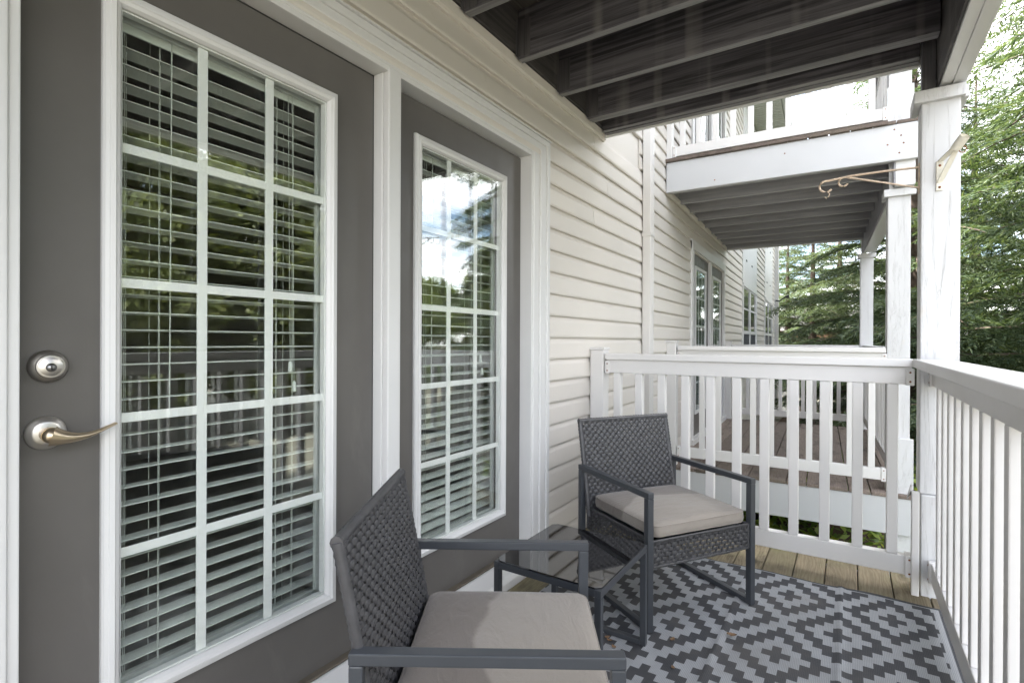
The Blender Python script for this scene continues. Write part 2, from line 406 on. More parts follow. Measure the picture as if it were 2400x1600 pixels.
bx('corner_trim', 'trim', -.12, .03, 13.1, 13.25, GZ, 5.55, wing)
bx('window_panel', 'trim', -.02, .012, 5.93, 8.16, 2.2, 5.5, wing); bx('window_panel', 'trim', -.02, .012, 9.97, 12.14, 2.24, 5.5, wing)
for y0 in (6.35, 7.2, 10.4, 11.3):
    for z0 in (2.62, 3.5): bx('panel_vent', 'screen', .012, .02, y0, y0 + .12, z0, z0 + .03, wing)
# roof, soffit, gutter
for par, y0, y1 in ((bld, -3, 3.92), (wing, .0, 13.6)):
    MB().prism([(-.14, 5.56), (.55, 5.56), (.55, 5.72), (-5, 8.4), (-5, 5.56)], y0, y1).build('roof', 'roof_far', par)
    s_ = MB().box(-.13, .55, y0, y1, 5.535, 5.555)
    for i in range(int((y1 - y0) / .1)): s_.box(-.12, .54, y0 + i * .1, y0 + i * .1 + .012, 5.525, 5.536)
    s_.build('soffit', 'soffit', par)
    bx('gutter', 'trim', .553, .67, y0, y1, 5.56, 5.68, par, .012)
# unseen roofs added over the top balconies to cut zenith sky light
for par, y0, y1 in ((bld, -1.6, 3.45), (wing, .45, 4.45)):
    MB().box(-.005, 2.05, y0, y1, 5.24, 5.50).build('shade_roof', 'trim', par, .01)
    MB().prism([(.68, 5.502), (2.12, 5.502), (2.12, 5.53), (.68, 5.98)], y0 - .1, y1 + .1).build('shade_shingles', 'roof_far', par)
# ledger flashing above the doors
fl = MB().prism([(-.005, 2.455), (.014, 2.455), (.016, 2.462), (.026, 2.466), (.030, 2.505), (-.005, 2.505)], -1.3, 3.17); fl.build('flashing', 'siding', bld)
MB().prism([(-.005, 2.47), (.018, 2.47), (.028, 2.485), (.03, 2.51), (-.005, 2.51)], .80, 4.05).build('flashing', 'siding', wing)
# dark rooms behind the doors
rm = MB().box(-4.2, -.16, -1.0, 3.3, .02, 2.55)
rm.f = [f[::-1] for f in rm.f]; keep = [f for f in rm.f if not all(abs(rm.v[i][0] + .16) < 1e-6 for i in f)]; rm.f = keep; rm.sm = [False] * len(keep)
me = bpy.data.meshes.new('interior'); me.from_pydata(rm.v, [], rm.f); me.materials.append(M['room'])
tag(link('interior', me), kind='structure')

# downpipe
dp = thing('downpipe', 'white ribbed downpipe running down the siding between the two balconies', 'downpipe', (0, 3.97, 0))
prof = MB()
for a, b in ((-.04, -.022), (-.018, -.002), (.002, .018), (.022, .04)): prof.box(.012, .078, a, b, GZ, 2.62) if False else None
prof.box(.008, .074, -.042, .042, GZ + .1, 5.5); prof.build('pipe', 'downpipe', dp, .008, seg=3)
for a in (-.026, 0, .026): bx('rib', 'downpipe', .0735, .0775, a - .007, a + .007, GZ + .1, 5.5, dp, .002)
for z in (1.98, .3): bx('strap', 'downpipe', .004, .081, -.047, .047, z - .014, z + .014, dp, .003)

# ------------------------------------------------------------------ door frame (both doors share it)
fr = thing('door_frame', 'white wooden frame and casing round the pair of grey glazed doors', 'door frame')
JZ = 2.10
bx('jamb', 'trim', -.125, -.002, .270, .322, .02, JZ + .03, fr, .003)
bx('jamb', 'trim', -.125, -.002, 2.272, 2.315, .02, JZ + .03, fr, .003)
bx('mullion', 'trim', -.125, -.030, 1.284, 1.352, .02, JZ, fr, .003)
bx('mullion_casing', 'trim', -.0298, .0, 1.288, 1.349, .02, JZ + .015, fr, .006)
bx('head', 'trim', -.125, -.0035, .3225, 2.2715, JZ, JZ + .035, fr, .003)
for a, b, x0 in ((.19, .262, .014), (.260, .304, .004)): bx('casing', 'trim', -.02, x0, a, b, .0, 2.205 if x0 > .01 else 2.15, fr, .006, 3)
for a, b, x0 in ((2.29, 2.345, .002), (2.343, 2.40, .012), (2.398, 2.43, .020)): bx('casing', 'trim', -.02, x0, a, b, .0, 2.125 + (a - 2.29) * .7, fr, .006, 3)
for a, b, x0 in ((2.118, 2.150, .002), (2.149, 2.180, .011), (2.179, 2.206, .019)): bx('head_casing', 'trim', -.02, x0, .20, 2.429, a, b, fr, .006, 3)
bx('drip_cap', 'trim', -.015, .027, .19, 2.436, 2.2065, 2.213, fr, .002)
MB().prism([(-.13, -.02), (.045, -.02), (.045, .03), (.03, .048), (-.05, .072), (-.13, .076)], .20, 2.43).build('sill', 'trim', fr, .004)
bx('threshold', 'sealant', -.118, -.045, .323, 2.269, .0765, .086, fr, .002)
bx('weatherstrip', 'black', -.090, -.0725, 1.2780, 1.2838, .086, JZ, fr, 0)
bx('weatherstrip', 'black', -.090, -.0725, .3225, 1.2838, JZ - .006, JZ - .0005, fr, 0)

# ------------------------------------------------------------------ doors
def pane_mesh(name, y0, y1, z0, z1, x, sag, mat='pane', th=.003, ny=14, nz=30):
    mb = MB(); vs = []
    for sgn in (0, 1):
        for j in range(nz + 1):
            for i in range(ny + 1):
                a, b = i / ny * 2 - 1, j / nz * 2 - 1
                vs.append((x - sgn * th + sag * ((1 - a * a) * (1 - b ** 4)), y0 + (y1 - y0) * i / ny, z0 + (z1 - z0) * j / nz))
    n1 = ny + 1; off = (nz + 1) * n1
    fs = []
    for j in range(nz):
        for i in range(ny):
            q = (j * n1 + i, j * n1 + i + 1, (j + 1) * n1 + i + 1, (j + 1) * n1 + i)
            fs.append(q); fs.append(tuple(off + k for k in q[::-1]))
    mb.add(vs, fs, True)
    me = bpy.data.meshes.new(name); me.from_pydata(mb.v, [], mb.f)
    for p in me.polygons: p.use_smooth = True
    me.materials.append(M[mat]); return me

def frame_ring(y0, y1, z0, z1, prof):                       # mitred moulding: prof = list of (inset, x)
    mb = MB(); n = len(prof); vs = []
    for (cy_, cz_, sy_, sz_) in ((y0, z0, 1, 1), (y1, z0, -1, 1), (y1, z1, -1, -1), (y0, z1, 1, -1)):
        vs += [(x, cy_ + sy_ * d, cz_ + sz_ * d) for d, x in prof]
    fs = [(c * n + i, c * n + i + 1, ((c + 1) % 4) * n + i + 1, ((c + 1) % 4) * n + i) for c in range(4) for i in range(n - 1)]
    fs += [(c * n + n - 1, c * n, ((c + 1) % 4) * n, ((c + 1) % 4) * n + n - 1) for c in range(4)]
    return mb.add(vs, fs)

def door(label, s0, s1, ly, sag, label_pane):
    t = thing('patio_door', label, 'door', (-.07, s0, .086)); ox = lambda x: x + .07; oy = lambda y: y - s0; oz = lambda z: z - .086
    l0, l1, z0, z1 = ly, ly + .6425, .285, 1.961
    g0, g1, gz0, gz1 = l0 + .038, l1 - .038, z0 + .038, z1 - .038
    h0, h1, hz0, hz1 = l0 + .02, l1 - .02, z0 + .02, z1 - .02
    mb = MB(); X0, X1 = ox(-.115), ox(-.07)
    mb.box(X0, X1, oy(s0), oy(h0), 0, oz(JZ - .007)); mb.box(X0, X1, oy(h1), oy(s1), 0, oz(JZ - .007))
    mb.box(X0, X1, oy(h0), oy(h1), 0, oz(hz0)); mb.box(X0, X1, oy(h0), oy(h1), oz(hz1), oz(JZ - .007))
    mb.build('slab', 'door_paint', t)
    pr = [(0, ox(-.0705)), (0, ox(-.060)), (.004, ox(-.054)), (.011, ox(-.052)), (.013, ox(-.049)), (.022, ox(-.047)), (.025, ox(-.050)), (.032, ox(-.053)), (.038, ox(-.062)), (.0385, ox(-.0705))]
    frame_ring(oy(l0), oy(l1), oz(z0), oz(z1), pr).build('lite_frame', 'trim', t)
    pi = [(.012, ox(-.1145)), (.012, ox(-.128)), (.038, ox(-.128)), (.0385, ox(-.1145))]
    frame_ring(oy(l0), oy(l1), oz(z0), oz(z1), pi).build('inner_frame', 'trim', t)
    o = link('outer_pane', pane_mesh('outer_pane', oy(g0 - .004), oy(g1 + .004), oz(gz0 - .004), oz(gz1 + .004), ox(-.066), sag), t)
    link('inner_pane', pane_mesh('inner_pane', oy(g0 - .004), oy(g1 + .004), oz(gz0 - .004), oz(gz1 + .004), ox(-.094), -.0003, ny=2, nz=2), t)
    w, h = (g1 - g0) / 3, (gz1 - gz0) / 5
    for k in (1, 2): bx('muntin', 'grille', ox(-.084), ox(-.078), oy(g0 + k * w - .0125), oy(g0 + k * w + .0125), oz(gz0), oz(gz1), t, .0015)
    for k in (1, 2, 3, 4): bx('muntin', 'grille', ox(-.0835), ox(-.0785), oy(g0 - .003), oy(g1 + .003), oz(gz0 + k * h - .0115), oz(gz0 + k * h + .0115), t, .0015)
    for a, b, c, d in ((g0 - .003, g0 + .004, gz0, gz1), (g1 - .004, g1 + .003, gz0, gz1)): bx('spacer', 'grille', ox(-.0905), ox(-.0695), oy(a), oy(b), oz(c), oz(d), t, 0)
    for c in (gz0 - .003, gz1 - .004): bx('spacer', 'grille', ox(-.0905), ox(-.0695), oy(g0 + .0045), oy(g1 - .0045), oz(c), oz(c + .007), t, 0)
    return t, ox, oy, oz
d1, ox, oy, oz = door('near dark grey glazed door with lever handle and round lock', .3245, 1.2775, .474, .0009, '')
d2, *_ = door('farther dark grey glazed door between white post and siding, without handle', 1.353, 2.2705, 1.4836, .0030, '')

# lock and lever
lk = MB().lathe([(0, .0335), (.004, .0345), (.010, .0335), (.016, .028), (.019, .0215)], (ox(-.0698), oy(.381), oz(1.091))).build('deadbolt', 'nickel_dark', d1)
MB().lathe([(.018, .0245), (.0235, .0245), (.025, .0225), (.0240, .0205), (.0250, .0195), (.0255, 0.0001)], (ox(-.0698), oy(.381), oz(1.091))).build('lock_face', 'nickel', lk)
MB().lathe([(.0255, .0090), (.0285, .0088), (.029, .0001)], (ox(-.0698), oy(.381), oz(1.089)), n=20).build('key_plug', 'key_plug', lk)
MB().box(ox(-.0698) + .0288, ox(-.0698) + .0296, oy(.3800), oy(.3820), oz(1.084), oz(1.093)).build('keyway', 'black', lk)
hd = MB().lathe([(0, .0350), (.003, .0355), (.006, .0345), (.008, .030), (.012, .0265), (.0145, .021), (.016, .0001)], (ox(-.0698), oy(.378), oz(.950)), n=40).build('rose', 'nickel', d1)
pts = []; rad = []
for i in range(25):
    t = i / 24
    y = .378 + .112 * t ** 1.08; x = -.026 + .012 * math.sin(t * math.pi * .9) - .006 * t; z = .947 - .010 * math.sin(t * math.pi * 1.0) * (1 - .2 * t) + .014 * t ** 2 - .012 * max(0, t - .85)
    pts.append((ox(x), oy(y), oz(z))); rr = .0155 * (1 - t) ** 2.2 + .0062; rad.append((rr, max(.0028, rr * (1 - .55 * t))))
lev = MB().tube([(ox(-.058), oy(.3778), oz(.949)), (ox(-.045), oy(.3779), oz(.9485)), (ox(-.034), oy(.3779), oz(.948))], [.014, .0155, .0165], 16).tube(pts, rad, 16)
lev.lathe([(-.038, .0165), (-.026, .0160), (-.018, .0115), (-.0145, .0001)], (ox(0), oy(.379), oz(.9475)), n=20)
lev.build('lever_handle', 'brass', d1)

# ------------------------------------------------------------------ blinds behind the glass
def slat_mesh():
    mb = MB(); vs = []; n = 6
    for yy in (-.352, .352):
        for s_ in (0, 1):
            for i in range(n + 1):
                u = i / n - .5; vs.append((u * .054, yy, .0022 * (1 - 4 * u * u) + s_ * .0026))
    k = n + 1; fs = []
    for i in range(n): fs += [(i, i + 1, 2 * k + i + 1, 2 * k + i), (k + i + 1, k + i, 3 * k + i, 3 * k + i + 1)]
    fs += [(0, 2 * k, 3 * k, k), (n, k + n, 3 * k + n, 2 * k + n)]
    mb.add(vs, fs); return mb.mesh('slat', 'blind')
SLAT = slat_mesh()
def blind(label, yc, tilt):
    t = thing('window_blind', label, 'blind', (-.172, yc, 0))
    bx('headrail', 'blind', -.028, .028, -.354, .354, 1.955, 2.01, t, .003)
    bx('valance', 'blind', .030, .038, -.356, .356, 1.905, 2.02, t, .004)
    n = 38; top = 1.915; bot = .250; sp = (top - bot) / n
    for k in range(n):
        o = link('slat', SLAT, t, (0, rng.uniform(-.002, .002), bot + sp * k + rng.uniform(-.0008, .0008)))
        o.rotation_euler = (rng.uniform(-.0015, .0015), tilt + rng.uniform(-.025, .025), 0)
    bx('bottom_rail', 'blind', -.026, .026, -.352, .352, .212, .232, t, .004)
    for yy in (-.258, -.181, .150, .207):
        for xx in (-.027, .027): MB().tube([(xx, yy, .22), (xx, yy, 1.96)], .0009, 5).build('ladder_cord', 'cord', t)
        MB().tube([(.004, yy + .012, .22), (.004, yy + .012, 1.96)], .0009, 5).build('lift_cord', 'cord', t)
    MB().tube([(.040, -.160, .95), (.040, -.157, 1.93)], .0018, 8).build('tilt_wand', 'cord', t)
    for yy, zt in ((.189, 1.075), (.203, 1.012)):
        c = MB().tube([(.040, yy - .01, 1.93), (.041, yy, zt)], .0010, 5).build('pull_cord', 'cord', t)
        MB().lathe([(zt + .006, .0022), (zt, .0055), (zt - .02, .0070), (zt - .028, .0078), (zt - .030, .0001)], (.041, yy, 0), 'z', 12).build('tassel', 'blind', c)
    return t
blind('open white slatted blind behind the near glazed door with hanging pull cords', .805, R(-4))
blind('open white slatted blind behind the farther glazed door', 1.82, R(6))

# ------------------------------------------------------------------ own balcony deck and the deck above
dk = thing('balcony_deck', 'weathered wooden balcony floor under the patterned rug', 'deck')
x = .05
k = 0
while x < 1.76:
    w_ = .131
    bx('deck_board', 'deck_wood', x, min(x + w_, 1.79), -1.35, 3.265 + rng.uniform(-.008, .006), -.030, rng.uniform(-.0015, .0005), dk, .005)
    x += .1355; k += 1
bx('deck_board', 'deck_wood', -.018, .045, -1.35, 3.26, -.030, -.001, dk, .004)
for y in (-1.2, -.4, .4, 1.2, 2.0, 2.8): bx('joist', 'joist_grey', .0, 1.74, y, y + .04, -.26, -.031, dk, .003)
bx('rim_board', 'trim', .0, 1.79, 3.20, 3.238, -.30, -.031, dk, .004); bx('rim_board', 'trim', 1.745, 1.785, -1.35, 3.1985, -.30, -.031, dk, .004)

ud = thing('upper_balcony', 'dark stained joists and boards of the balcony overhead', 'balcony')
for y in (2.845, 2.475, 2.065, 1.655, 1.245, .835, .425, .015, -.395, -.805, -1.215):
    uplit_underside(bx('joist', 'joist', .042, 1.684, y, y + .039, 2.481 + rng.uniform(-.003, .003), 2.716, ud, .004), 'joist_uplit')
uplit_underside(bx('joist', 'joist', .042, 1.684, 2.8855, 2.921, 2.484, 2.716, ud, .004), 'joist_uplit')
uplit_underside(bx('rim_joist', 'joist', .042, 1.634, 3.062, 3.100, 2.483, 2.716, ud, .004), 'joist_uplit'); uplit_underside(bx('rim_joist', 'joist', .042, 1.634, 3.1015, 3.139, 2.479, 2.716, ud, .004), 'joist_uplit')
bx('fascia', 'trim', .02, 1.80, 3.1405, 3.158, 2.470, 2.75, ud, .003)
bx('ledger', 'beam_dark', .0, .040, -1.35, 3.139, 2.512, 2.7155, ud, .004)
for y in (2.83, 2.46, 2.05, 1.64, 1.23):
    mb = MB().box(.0405, .044, y - .004, y + .064, 2.49, 2.66); mb.box(.044, .11, y + .0115, y + .0145, 2.49, 2.66); mb.build('joist_hanger', 'post_dark', ud)
x = .02
while x < 1.82:
    bx('deck_board', 'board_under', x, x + .134, -1.35, 3.165, 2.717, 2.742, ud, .003); x += .1405
bx('beam', 'beam_dark', 1.688, 1.7, -1.35, 3.139, 2.312, 2.7155, ud, .003)
bx('beam_cladding', 'trim', 1.7005, 1.742, -1.35, 3.139, 2.304, 2.7155, ud, .003); bx('beam_cladding', 'trim', 1.7425, 1.792, -1.35, 3.139, 2.300, 2.78, ud, .004)

# ------------------------------------------------------------------ posts
def screw(parent, p, axis='y', r=.0045, mat='rust'):
    pr = [(0, r), (-.0015 if axis == 'y' else .0015, r * .9), (-.002 if axis == 'y' else .002, .0001)]
    MB().lathe(pr, p, axis, 10).build('screw', mat, parent)
cp = thing('corner_post', 'white painted timber corner post with collar, between the two near railings', 'post', (1.704, 3.07, 0))
PXc, PYc = 1.704, 3.07
def cpx(name, mat, x0, x1, y0, y1, z0, z1, bev=.006): return bx(name, mat, x0 - PXc, x1 - PXc, y0 - PYc, y1 - PYc, z0, z1, cp, bev, 3)
cpx('shaft', 'post_paint', 1.634, 1.774, 3.0, 3.14, .46, 2.255, .008)
cpx('base', 'post_paint', 1.640, 1.774, 2.985, 3.14, GZ - .1, .4595, .008)
cpx('collar', 'post_paint', 1.606, 1.787, 2.972, 3.0005, 2.236, 2.290, .004); cpx('collar', 'post_paint', 1.606, 1.6335, 3.001, 3.168, 2.236, 2.290, .004)
cpx('collar', 'post_paint', 1.7745, 1.80, 3.001, 3.168, 2.236, 2.290, .004)
cpx('upper_shaft', 'post_dark', 1.636, 1.687, 3.004, 3.061, 2.2555, 2.70, .004)
cpx('end_strip', 'vinyl', 1.604, 1.633, 2.966, 3.0, .0, .47, .004)
# curled torn top of the vinyl strip
mb = MB(); vs = []
for i in range(10):
    t = i / 9; a = t * 1.5
    px, pz = -.115 + .022 * (1 - math.cos(a)) + .0 * t, .43 + .075 * t
    for s_ in (0, 1): vs += [(px - .0 + s_ * .005 - .010 * t * t, -.108 + .030 * (1 - t), pz), (px + s_ * .005 + .045 * t * t * 0 , -.066, pz - .05 * t)]
fs = []
for i in range(9):
    b = i * 4; fs += [(b, b + 1, b + 5, b + 4), (b + 2, b + 6, b + 7, b + 3), (b, b + 4, b + 6, b + 2), (b + 1, b + 3, b + 7, b + 5)]
mb.add(vs, fs, True).build('curled_strip', 'vinyl', cp)

# ------------------------------------------------------------------ railings
def railing(name, label, loc, rz, L, n, first, pitch, dz=0.0, post_left=True, cap=.045, make_thing=None):
    """rail along local +x, its camera side at local -y"""
    t = thing(name, label, 'railing', loc, rz)
    bx('cap_rail', 'vinyl', 0, L, -cap, .042, 1.037 + dz, 1.075 + dz, t, .006, 3)
    bx('top_rail', 'vinyl', .004, L - .004, -.024, .024, .957 + dz, 1.0365 + dz, t, .004)
    bx('bottom_rail', 'vinyl', .0, L, -.024, .024, .080 + dz, .167 + dz, t, .005, 3)
    for k in range(n):
        xx = first + pitch * k
        bx('baluster', 'vinyl', xx, xx + .044, -.022, .022, .1675 + dz, .9565 + dz, t, .004)
    for xe in (.0, L):
        s_ = 1 if xe == 0 else -1
        a, b = sorted((xe - s_ * .006, xe + s_ * .026))
        for z0, z1 in ((.952 + dz, 1.03 + dz), (.072 + dz, .172 + dz)):
            br = bx('bracket', 'vinyl', a, b, -.033, .033, z0, z1, t, .005)
            for zz in (z0 + .018, z1 - .018): screw(br, (0, -.0335, zz - (z0 + z1) / 2), 'y')
    return t
er = railing('balcony_railing', 'white railing closing the far end of the near balcony behind the far chair', (.108, 3.01, 0), 0, 1.500, 11, .047, .1357)
# wall post of the end railing
bx('wall_post', 'vinyl', -.100, -.012, -.04, .05, -.05, 1.095, er, .006); bx('post_cap', 'vinyl', -.106, -.006, -.046, .056, 1.0955, 1.112, er, .005)
side = railing('balcony_railing', 'long white side railing running toward the viewer from the corner post', (1.697, 2.97, 0), -math.pi / 2, 4.25, 30, .135, .1437, cap=.092)

# hanging-basket arm and flag bracket on the post
ha = thing('plant_hanger', 'rusty cream iron hanging basket arm with two hooks on the corner post', 'hanger', (1.634, 3.06, 1.92))
mb = MB(); arm = []
H = lambda x, z: (x - 1.634, 0, z - 1.92)
arm = [H(1.634, 1.967), H(1.50, 1.972), H(1.36, 1.972), H(1.29, 1.966)]
mb.bar(arm[0], arm[1], .016, .006); mb.bar(arm[1], arm[2], .016, .006)
c0 = H(1.262, 1.937); loop = [Vector(arm[2])] + [Vector((c0[0] + .030 * math.cos(a), 0, c0[2] + .028 * math.sin(a))) for a in [R(x_) for x_ in range(70, 345, 25)]]
mb.tube(loop, .0055, 6)
c1 = H(1.335, 1.948); mb.tube([Vector((c1[0] + .020 * math.cos(a), 0, c1[2] + .022 * math.sin(a))) for a in [R(x_) for x_ in range(80, 340, 25)]], .005, 6)
mb.bar(H(1.35, 1.968), H(1.632, 1.872), .014, .006)
mb.build('arm', 'hanger', ha)
MB().box(-.004, .002, -.012, .012, -.075, .065).build('back_plate', 'hanger', ha, .002)
hk = H(1.268, 1.905)
MB().tube([(hk[0], 0, hk[2] + .004), (hk[0] + .008, 0, hk[2] - .008), (hk[0] + .004, 0, hk[2] - .022), (hk[0] - .006, 0, hk[2] - .030), (hk[0] - .012, 0, hk[2] - .020)], .0025, 6).build('s_hook', 'hanger', ha)
fb = thing('flag_bracket', 'small cream metal flagpole bracket screwed to the front of the corner post', 'bracket', (1.70, 2.998, 1.90))
pl_ = bx('plate', 'bracket_paint', -.013, .013, -.006, .001, -.068, .066, fb, .003)
for z in (-.052, .045): screw(pl_, (0, -.0035, z), 'y', .0055)
mb = MB(); mb.bar((.0, -.006, .062), (.05, -.115, .098), .022, .004, (0, 0, 1)); mb.bar((.0, -.006, -.03), (.05, -.115, .094), .022, .004, (0, 0, 1)); mb.build('strut', 'bracket_paint', fb)
tb = MB().tube([(.040, -.105, .080), (.066, -.142, .118)], .019, 16, cap=False); tb.tube([(.040, -.105, .080), (.066, -.142, .118)], .0165, 16, cap=False); tb.build('socket', 'bracket_paint', fb)
MB().tube([Vector((.062 + .012 * math.cos(a), -.12, .070 + .014 * math.sin(a))) for a in [R(x_) for x_ in range(-160, 130, 24)]], .0022, 6).build('ring', 'rust', fb)

# ------------------------------------------------------------------ wicker chairs
def weave(mb, W_, H_, O, U, V, Nn, pu=.0165, pv=.0165, amp=.0046, flip=0):
    """woven panel: bands along U stacked along V, going over and under stakes along V"""
    O, U, V, Nn = Vector(O), Vector(U), Vector(V), Vector(Nn)
    rows = max(2, int(H_ / pv)); pv = H_ / rows; cols = max(2, int(W_ / pu)); pu = W_ / cols
    bh = pv * .445
    for r in range(rows):
        vs = []; fs = []; c = pv * (r + .5)
        for k in range(cols * 2 + 1):
            ph = math.cos(math.pi * (k / 2 + r + flip)) if k % 2 == 0 else 0.0
            w = amp * ph
            P = O + U * (k * pu / 2)
            j = rng.uniform(-.0004, .0004)
            vs += [P + V * (c - bh + j) + Nn * (w - .0010), P + V * (c + j) + Nn * (w + .0012), P + V * (c + bh + j) + Nn * (w - .0010)]
        for k in range(cols * 2):
            a = k * 3; fs += [(a, a + 3, a + 4, a + 1), (a + 1, a + 4, a + 5, a + 2)]
        mb.add(vs, fs, True)
    for k in range(cols + 1):
        P = O + U * (k * pu)
        vs = []; fs = []; hw = pu * .17
        vs = [P - U * hw, P + U * hw, P + U * hw + V * H_, P - U * hw + V * H_]
        mb.add(vs, [(0, 1, 2, 3)])
    return mb
def wrapped_bar(mb, pts, rad, n=8, pitch=.014):
    pts = [Vector(p) for p in pts]; out = []; rr = []
    for a, b in zip(pts[:-1], pts[1:]):
        m_ = max(2, int((b - a).length / (pitch / 2)))
        for i in range(m_): out.append(a.lerp(b, i / m_)); rr.append(rad * (1.0 if len(out) % 2 else .86))
    out.append(pts[-1]); rr.append(rad); mb.tube(out, rr, n)
def make_chair(label, front_mid, fdir):
    rz = math.atan2(fdir[1], fdir[0]) - math.pi / 2           # local +y is the chair's front
    t = thing('wicker_armchair', label, 'chair', (front_mid[0], front_mid[1], .004), rz, 'wicker armchairs')
    T = .028
    for s_ in (-1, 1):
        xo = s_ * (.290 - T / 2)
        MB().box(xo - T / 2, xo + T / 2, -.528, .0, .526, .55).build('armrest', 'chair_metal', t, .0035, seg=3)
        MB().box(xo - T / 2 + .0004, xo + T / 2 - .0004, -T, -.0004, .0, .5259).build('front_leg', 'chair_metal', t, .003)
        MB().box(xo - T / 2 + .0004, xo + T / 2 - .0004, -.5276, -.500, .0, .5259).build('rear_leg', 'chair_metal', t, .003)
        MB().box(xo - T / 2 + .0008, xo + T / 2 - .0008, -.4998, -T - .0002, .0005, .0225).build('floor_rail', 'chair_metal', t, .003)
    sw, yf, yb, z0, z1 = .258, -.012, -.490, .250, .352
    fm = MB().box(-sw + .01, sw - .01, yb + .01, yf - .012, .318, .340)
    fm.box(-.262, -.25, -.11, -.07, .30, .33).box(.25, .262, -.11, -.07, .30, .33).build('seat_frame', 'chair_metal', t)
    mb = MB()
    weave(mb, 2 * sw, z1 - z0, (-sw, yf, z0), (1, 0, 0), (0, 0, 1), (0, 1, 0)); weave(mb, 2 * sw, z1 - z0, (-sw, yb, z0), (1, 0, 0), (0, 0, 1), (0, -1, 0))
    weave(mb, yf - yb, z1 - z0, (-sw, yb, z0), (0, 1, 0), (0, 0, 1), (-1, 0, 0)); weave(mb, yf - yb, z1 - z0, (sw, yb, z0), (0, 1, 0), (0, 0, 1), (1, 0, 0))
    for (a, b) in (((-sw, yf), (sw, yf)), ((sw, yf), (sw, yb)), ((sw, yb), (-sw, yb)), ((-sw, yb), (-sw, yf))):
        for z in (z0, z1): wrapped_bar(mb, [(a[0], a[1], z), (b[0], b[1], z)], .0065)
    for a in ((-sw, yf), (sw, yf), (sw, yb), (-sw, yb)): wrapped_bar(mb, [(a[0], a[1], z0), (a[0], a[1], z1)], .0065)
    tag(mb.build('seat_apron', 'wicker', t), kind='stuff')
    mb = MB(); b0, b1 = Vector((0, -.470, .315)), Vector((0, -.558, .752)); V = (b1 - b0).normalized(); Hh = (b1 - b0).length; N_ = Vector((0, V.z, -V.y)); bw = .262
    for off, fl in ((.008, 0), (-.008, 0)): weave(mb, 2 * bw, Hh, b0 + Vector((-bw, 0, 0)) + N_ * off, (1, 0, 0), V, N_ * (1 if off > 0 else -1), flip=fl)
    for s_ in (-1, 1): wrapped_bar(mb, [b0 + Vector((s_ * bw, 0, 0)), b1 + Vector((s_ * bw, 0, 0))], .0135, 10, .016)
    wrapped_bar(mb, [b1 + Vector((-bw - .008, 0, 0)), b1 + Vector((bw + .008, 0, 0))], .0135, 10, .016)
    wrapped_bar(mb, [b0 + Vector((-bw, 0, 0)), b0 + Vector((bw, 0, 0))], .012)
    tag(mb.build('backrest', 'wicker', t), kind='stuff')
    return t
def cushion(label, chair_loc, fdir, mat):
    rz = math.atan2(fdir[1], fdir[0]) - math.pi / 2; f = Vector((fdir[0], fdir[1], 0)).normalized()
    c = Vector((chair_loc[0], chair_loc[1], 0)) - f * .236
    hw, hd, rc = .250, .228, .035; n = 8; ring = []
    for (sx_, sy_, a0) in ((1, 1, 0), (-1, 1, 90), (-1, -1, 180), (1, -1, 270)):
        for i in range(n): 
            a = R(a0 + 90 * i / (n - 1)); ring.append((sx_ * (hw - rc) + rc * math.cos(a), sy_ * (hd - rc) + rc * math.sin(a)))
    # densify the straight sides
    dense = []
    for i, p in enumerate(ring):
        q = ring[(i + 1) % len(ring)]; L = math.hypot(q[0] - p[0], q[1] - p[1]); m_ = max(1, int(L / .03))
        for k in range(m_): dense.append((p[0] + (q[0] - p[0]) * k / m_, p[1] + (q[1] - p[1]) * k / m_))
    prof = [(.0, .0, -.4), (.75, .0, -.2), (.965, .003, 0), (.99, .010, 0), (1.0, .024, 0), (.992, .040, 0), (.985, .046, 0), (.988, .0485, 0), (.978, .0505, 0), (.94, .055, 0), (.85, .061, 0), (.7, .066, 0), (.5, .069, 0), (.25, .070, 0), (.0, .0705, 0)]
    vs = []; N = len(dense)
    for s_, h, _ in prof:
        for (x_, y_) in dense:
            X_, Y_ = x_ * s_, y_ * s_; e = .0022 * math.sin(X_ * 19 + Y_ * 11) * (1 if .9 > s_ else .4) + .0012 * math.sin(x_ * 70 - y_ * 50) * (1 if .01 < h < .05 else 0)
            hh = h if h < .0545 else .0545 + .0165 * ((1 - (X_ / hw) ** 2) * (1 - (Y_ / hd) ** 2)) ** .6 - .0016
            vs.append((x_ * max(s_, .001), y_ * max(s_, .001), hh + (e * min(1, max(0, (.985 - s_) * 12)) if h > .05 else 0)))
    fs = [(i * N + j, i * N + (j + 1) % N, (i + 1) * N + (j + 1) % N, (i + 1) * N + j) for i in range(len(prof) - 1) for j in range(N)]
    o = MB().add(vs, fs, True).build('seat_cushion', mat, None, 0, (c.x, c.y, .3645), rz)
    for hz, k in ((.0478, .988), (.0065, .980)):
        MB().tube([(x_ * k, y_ * k, hz + .0005 * math.sin(i * 1.7)) for i, (x_, y_) in enumerate(dense + dense[:1])], .0026, 6, cap=False).build('piping', mat, o)
    return tag(o, label, 'cushion', 'seat cushions')
NEAR_F, FAR_F = (.847, .531), (.838, -.546)
NEAR_P, FAR_P = (.8616, 1.178), (.866, 2.228)
make_chair('nearest grey wicker armchair seen from behind its left arm, in front of the doors', NEAR_P, NEAR_F)
make_chair('far grey wicker armchair standing by the end railing', FAR_P, FAR_F)
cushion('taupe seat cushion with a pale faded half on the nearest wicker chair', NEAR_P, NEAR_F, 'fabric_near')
cushion('taupe seat cushion on the far wicker chair by the railing', FAR_P, FAR_F, 'fabric_far')

